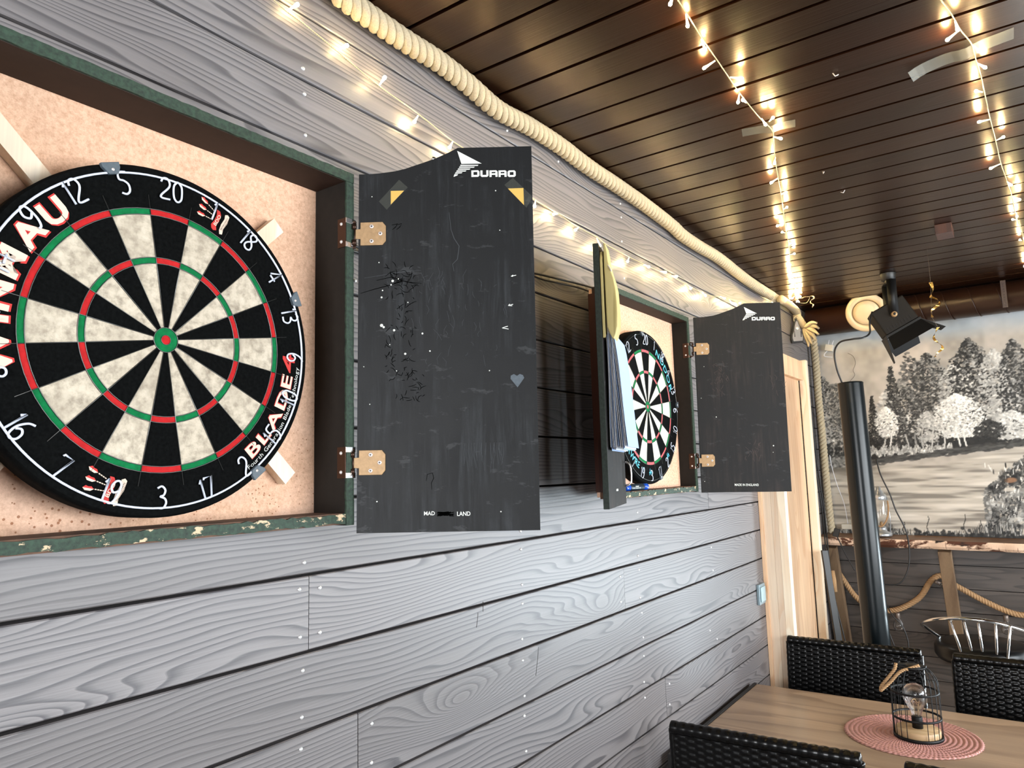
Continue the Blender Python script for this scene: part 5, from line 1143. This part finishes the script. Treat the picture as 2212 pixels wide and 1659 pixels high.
# light switch
M['switch'] = plain('grey_blue_switch', rgb(120, 138, 146), .3); M['switch2'] = plain('pale_switch_rocker', rgb(150, 174, 180), .2)
sw = thing('light_switch', 'grey light switch on the wall just left of the door frame', 'switch', W=wallW(.0, 3.135, -.532))
b = MB(); b.box(-.041, .041, -.012, -.0003, -.041, .041, 0); b.build('face_plate', M['switch'], sw, bevel=.002)
b = MB(); b.box(-.030, .030, -.0175, -.0122, -.030, .030, 0); b.build('rocker', M['switch2'], sw, bevel=.002)
# ================================================================ TABLE AND THINGS ON IT
ZT = -.84
M['blackedge'] = plain('black_table_edge', rgb(20, 18, 18), .5)
tb = thing('dining_table', 'brown wood grain dining table with its black edged end against the grey wall', 'table', loc=(.9, 2.51, ZFL))
b = MB(); b.box(.030, 1.75, 2.085, 2.925, ZT - .030, ZT, 0, .42); b.build('tabletop', M['table'], tb, W=Matrix(), bevel=.002)
b = MB(); b.box(.020, .0295, 2.085, 2.925, ZT - .034, ZT + .004, 0); b.build('edge_strip', M['blackedge'], tb, W=Matrix())
b = MB(); b.box(.09, 1.69, 2.15, 2.17, ZT - .10, ZT - .0305); b.box(.09, 1.69, 2.84, 2.86, ZT - .10, ZT - .0305); b.build('apron', M['blackedge'], tb, W=Matrix())
for x in (.052, 1.69):
    for y in (2.16, 2.85): b = MB(); b.box(x - .022, x + .022, y - .022, y + .022, ZFL + .001, ZT - .0305); b.build('leg', M['blackedge'], tb, W=Matrix(), bevel=.003)

# woven placemat
M['mat'] = plain('dusty_pink_weave', rgb(186, 134, 126), .45, vary=.12, scale=120, spec=.6)
b = MB(); vs = []; fs = []; NR, NA, RM = 84, 560, .190
for i in range(NR + 1):
    r = RM * i / NR; ring = i / NR * 14.0
    for k in range(NA):
        a = 2 * math.pi * k / NA; nb = 90
        h = .0018 + .0036 * abs(math.sin(math.pi * ring)) * (.35 + .65 * abs(math.sin(a * nb / 2 + (int(ring) % 2) * math.pi / 2 + 1.2 * (ring % 1))))
        rr_ = r + (.002 * math.sin(a * 70) if i == NR else 0)
        vs.append((rr_ * math.cos(a), rr_ * math.sin(a), h if i < NR else .0006))
for i in range(NR):
    for k in range(NA): l = (k + 1) % NA; fs.append((i * NA + k, i * NA + l, (i + 1) * NA + l, (i + 1) * NA + k))
b.add(vs, fs, 0, True); b.add([(RM * .99 * math.cos(2 * math.pi * k / 60), RM * .99 * math.sin(2 * math.pi * k / 60), .0004) for k in range(60)], [tuple(range(60))[::-1]])
o = b.build('placemat', M['mat'], None, W=Matrix.Translation((.596, 2.615, ZT + .0004))); tag(o, 'round dusty pink woven placemat lying on the table under the wire cage lantern', 'placemat')

# wire cage lantern
bc = thing('wire_cage_lantern', 'black wire birdcage lantern with a clear bulb on the pink placemat', 'lantern', loc=(.617, 2.602, ZT + .0052))
R = .0665
def ring(name, r, z, w=.0018, h=.0035):
    b = MB(); b.lathe([(r - w, z - h), (r + w, z - h), (r + w, z + h), (r - w, z + h), (r - w, z - h)], 48); return b.build(name, M['blackmetal2'], bc)
ring('cage_ring', R, .0045, .0022, .0042); ring('cage_ring', R, .060, .0018, .0028); ring('cage_ring', R - .001, .135, .0018, .0028); ring('cage_ring', .034, .206, .003, .003)
NB = 22
for k in range(NB):
    if k in (4, 5, 6, 17, 16): continue
    a = 2 * math.pi * k / NB + .1; ca, sa = math.cos(a), math.sin(a)
    b = MB(); b.tube(smooth_path([((R) * ca, R * sa, .002), (R * ca, R * sa, .10), ((R - .001) * ca, (R - .001) * sa, .160), ((R - .008) * ca, (R - .008) * sa, .183), ((R - .020) * ca, (R - .020) * sa, .198), (.034 * ca, .034 * sa, .207)], 4), .0011, 5); b.build('cage_bar', M['blackmetal2'], bc)
M['woodbase'] = wood('pale_wood_disc', rgb(222, 192, 150), rgb(196, 160, 116), rgb(160, 120, 80), 'x', 8, 4, .5, attr=False, knots=False, tint=0)
b = MB(); b.lathe([(0, .003), (.060, .003), (.062, .005), (.062, .024), (.060, .026), (0, .026)], 48); b.build('wooden_base', M['woodbase'], bc)
b = MB(); b.lathe([(0, .0262), (.0150, .0262), (.0155, .058), (.013, .061), (0, .061)], 24); so = b.build('bulb_socket', M['blackmetal2'], bc)
b = MB(); b.lathe([(.0125, .060), (.0150, .072), (.022, .088), (.032, .104), (.0355, .121), (.032, .139), (.021, .151), (.008, .156), (0, .1565)], 32); b.lathe([(0, .1555), (.008, .155), (.0205, .150), (.031, .1385), (.0345, .121), (.031, .1045), (.021, .089), (.0140, .073), (.0115, .060)], 32); b.build('glass_bulb', M['glass'], so)
M['filament'] = plain('copper_filament', rgb(214, 176, 120), .3, .6)
b = MB(); b.tube([(.004, 0, .061), (.005, 0, .085), (.010, .003, .105)], .0006, 5); b.tube([(-.004, 0, .061), (-.005, 0, .085), (-.010, -.003, .105)], .0006, 5); b.tube(smooth_path([(.010, .003, .105), (.004, .008, .098), (-.003, .006, .108), (-.010, -.003, .105)], 5), .0009, 5); b.build('filament', M['filament'], so)
b = MB(); b.lathe([(.0, .207), (.030, .2065), (.033, .208), (.010, .213), (0, .2135)], 24)
for s_ in (-1, 1): b.box(s_ * .028 - .010, s_ * .028 + .010, -.010, .010, .207, .212, 0)
b.build('cage_cap', M['blackmetal2'], bc)
b = MB(); twisted(b, smooth_path([(.020, -.012, .214), (-.005, -.030, .206), (-.030, -.045, .196), (-.056, -.050, .166), (-.080, -.058, .142), (-.086, -.052, .138), (-.083, -.046, .150), (-.060, -.046, .180), (-.044, -.040, .202), (-.040, -.034, .219)], 7), .0052, 2, .015, 7); b.build('rope_handle', M['hemp'], bc)

# ================================================================ WOVEN CHAIRS
M['rattan'] = plain('black_plastic_rattan', rgb(7, 7, 7), .24, vary=.25, scale=160, spec=.3)
def weave_panel(w, h, cw=.0245, ch=.0178, amp=.0046, th=.014):
    b = MB(); nx = int(w / cw * 6); nz = int(h / ch * 5)
    def H(x, z):
        i = math.floor(x / cw); zz = z + (ch / 2 if i % 2 else 0); u = (x / cw) % 1.0; v = (zz / ch) % 1.0
        return amp * (math.sin(math.pi * u) ** .6) * (math.sin(math.pi * v) ** .7) + .0008 * math.cos(2 * math.pi * u)
    for sgn in (-1, 1):
        vs = []; fs = []
        for j in range(nz + 1):
            for i in range(nx + 1):
                x = w * i / nx; z = h * j / nz; edge = min(1, min(x, w - x) / .006)
                vs.append((x - w / 2, sgn * (th / 2 * (.3 + .7 * edge ** .5) + H(x, z) * edge), z))
        for j in range(nz):
            for i in range(nx):
                a = j * (nx + 1) + i; f = (a, a + 1, a + nx + 2, a + nx + 1); fs.append(f if sgn < 0 else f[::-1])
        b.add(vs, fs, 0, True)
    return b
def woven_chair(label):
    t = thing('woven_chair', label, 'chair', group=None)
    Wd = .487
    b = weave_panel(Wd, .50); b.build('backrest', M['rattan'], t, W=Matrix.Translation((0, .215, .375)) @ Matrix.Rotation(math.radians(-4), 4, 'X'))
    b = MB(); P = []; rad = []
    for i in range(160): x = -Wd / 2 - .002 + (Wd + .004) * i / 159; P.append((x, .2510, .868)); rad.append(.0165 + .0018 * abs(math.sin(i / 159 * Wd / .0122 * math.pi / 2)) - (.006 if i in (0, 159) else 0))
    b.tube(P, rad, 14); b.build('top_binding', M['rattan'], t)
    for s_ in (-1, 1):
        b = MB(); P = [Vector((s_ * (Wd / 2 - .003), .2160 + .034 * k / 79, .372 + .49 * k / 79)) for k in range(80)]; b.tube(P, [.0105 + .0012 * abs(math.sin(k * .9)) for k in range(80)], 8); b.build('side_binding', M['rattan'], t)
    b = MB(); b.box(-Wd / 2, Wd / 2, -.235, .205, .395, .445, 0); b.build('seat', M['rattan'], t, bevel=.012)
    for sx_ in (-1, 1):
        for sy_ in (-1, 1):
            x, y = sx_ * (Wd / 2 - .025), (.185 if sy_ > 0 else -.210); b = MB(); b.box(x - .019, x + .019, y - .019, y + .019, .001, .394, 0); b.build('leg', M['rattan'], t, bevel=.004)
    return t
c0 = woven_chair('black woven chair behind the table, left one beside the pale door frame')
def chair_at(o, x, y, rz): o.matrix_basis = Matrix.Translation((x, y, ZFL)) @ Matrix.Rotation(rz, 4, 'Z'); WM[o.name] = o.matrix_basis.copy()
def sub(o):
    for ch in o.children: yield ch
pos = [(.328, 2.950, 0.0, None), (.921, 2.940, 0.0, 'black woven chair behind the table, right one in front of the bar stool'),
       (.312, 2.250, math.pi + math.radians(2), 'black woven chair in the foreground, left one close to the grey wall'), (.905, 2.255, math.pi, 'black woven chair in the foreground at the right corner, only its top showing')]
for i, (x, y, rz, lab) in enumerate(pos):
    Wn = Matrix.Translation((x, y, ZFL)) @ Matrix.Rotation(rz, 4, 'Z')
    if i: dup(c0, Wn, lab)
base0 = c0; W0 = Matrix.Translation((pos[0][0], pos[0][1], ZFL)); 
c0.matrix_basis = W0

# ================================================================ BAR STOOL
bs_ = thing('bar_stool', 'bar stool with chrome hoop back and round black seat behind the chairs', 'stool', loc=(.735, 3.86, ZFL))
M['blackleather'] = plain('black_vinyl', rgb(8, 9, 10), .33, spec=.3)
b = MB(); b.lathe([(0, -.875), (.150, -.875), (.175, -.868), (.186, -.850), (.186, -.815), (.176, -.800), (.150, -.792), (0, -.788)], 48, T=Matrix.Translation((.735, 3.86, 0))); b.build('seat', M['blackleather'], bs_, W=Matrix(), bevel=0)
hp = [(.605, 3.97, -.845), (.560, 3.93, -.800), (.520, 3.84, -.745), (.520, 3.76, -.715), (.560, 3.69, -.685), (.630, 3.645, -.665), (.715, 3.63, -.657), (.800, 3.64, -.664), (.880, 3.68, -.690), (.935, 3.75, -.720), (.950, 3.84, -.755), (.915, 3.93, -.805), (.87, 3.97, -.845)]
b = MB(); b.tube(smooth_path(hp, 7), .0085, 12, ry=.0060); b.build('hoop_back', M['chrome'], bs_, W=Matrix())
for (xa, xb) in ((.640, .668), (.690, .706), (.740, .742), (.800, .790), (.850, .825)):
    b = MB(); b.tube([(xa, 3.648, -.675), (xb, 3.705, -.83), (xb, 3.72, -.872)], .0050, 8); b.build('back_rod', M['chrome'], bs_, W=Matrix())
b = MB(); b.lathe([(.03, -.90), (.03, -.8755)], 24, T=Matrix.Translation((.735, 3.86, 0))); b.lathe([(.028, -1.3), (.028, -.90)], 24, T=Matrix.Translation((.735, 3.86, 0))); b.lathe([(.042, ZFL + .05), (.042, -1.3), (.028, -1.3)], 24, T=Matrix.Translation((.735, 3.86, 0))); b.build('column', M['chrome'], bs_, W=Matrix())
b = MB(); b.lathe([(0, ZFL + .001), (.205, ZFL + .001), (.205, ZFL + .008), (.12, ZFL + .030), (.042, ZFL + .055), (0, ZFL + .055)], 48, T=Matrix.Translation((.735, 3.86, 0))); b.build('foot_plate', M['chrome'], bs_, W=Matrix())

GROUPS = {'chair': 'black woven chairs around the table', 'fairy lights': 'strings of warm fairy lights', 'dartboard': 'dartboards in the wall cabinets', 'cabinet': 'dartboard cabinets on the grey wall',
          'staple': 'bent staples in the ceiling', 'ribbon': 'curled ribbons near the ceiling', 'cable': 'black cables', 'block': None}
for o in sc.objects:
    if o.parent is None and o.get('category') in GROUPS and GROUPS[o['category']] and not o.get('group'): o['group'] = GROUPS[o['category']]
# ================================================================ lift everything from camera level to floor level
for o in list(sc.objects):
    if o.parent is None and o.type in ('MESH', 'EMPTY'):
        o.matrix_basis = Matrix.Translation((0, 0, FZ)) @ o.matrix_basis
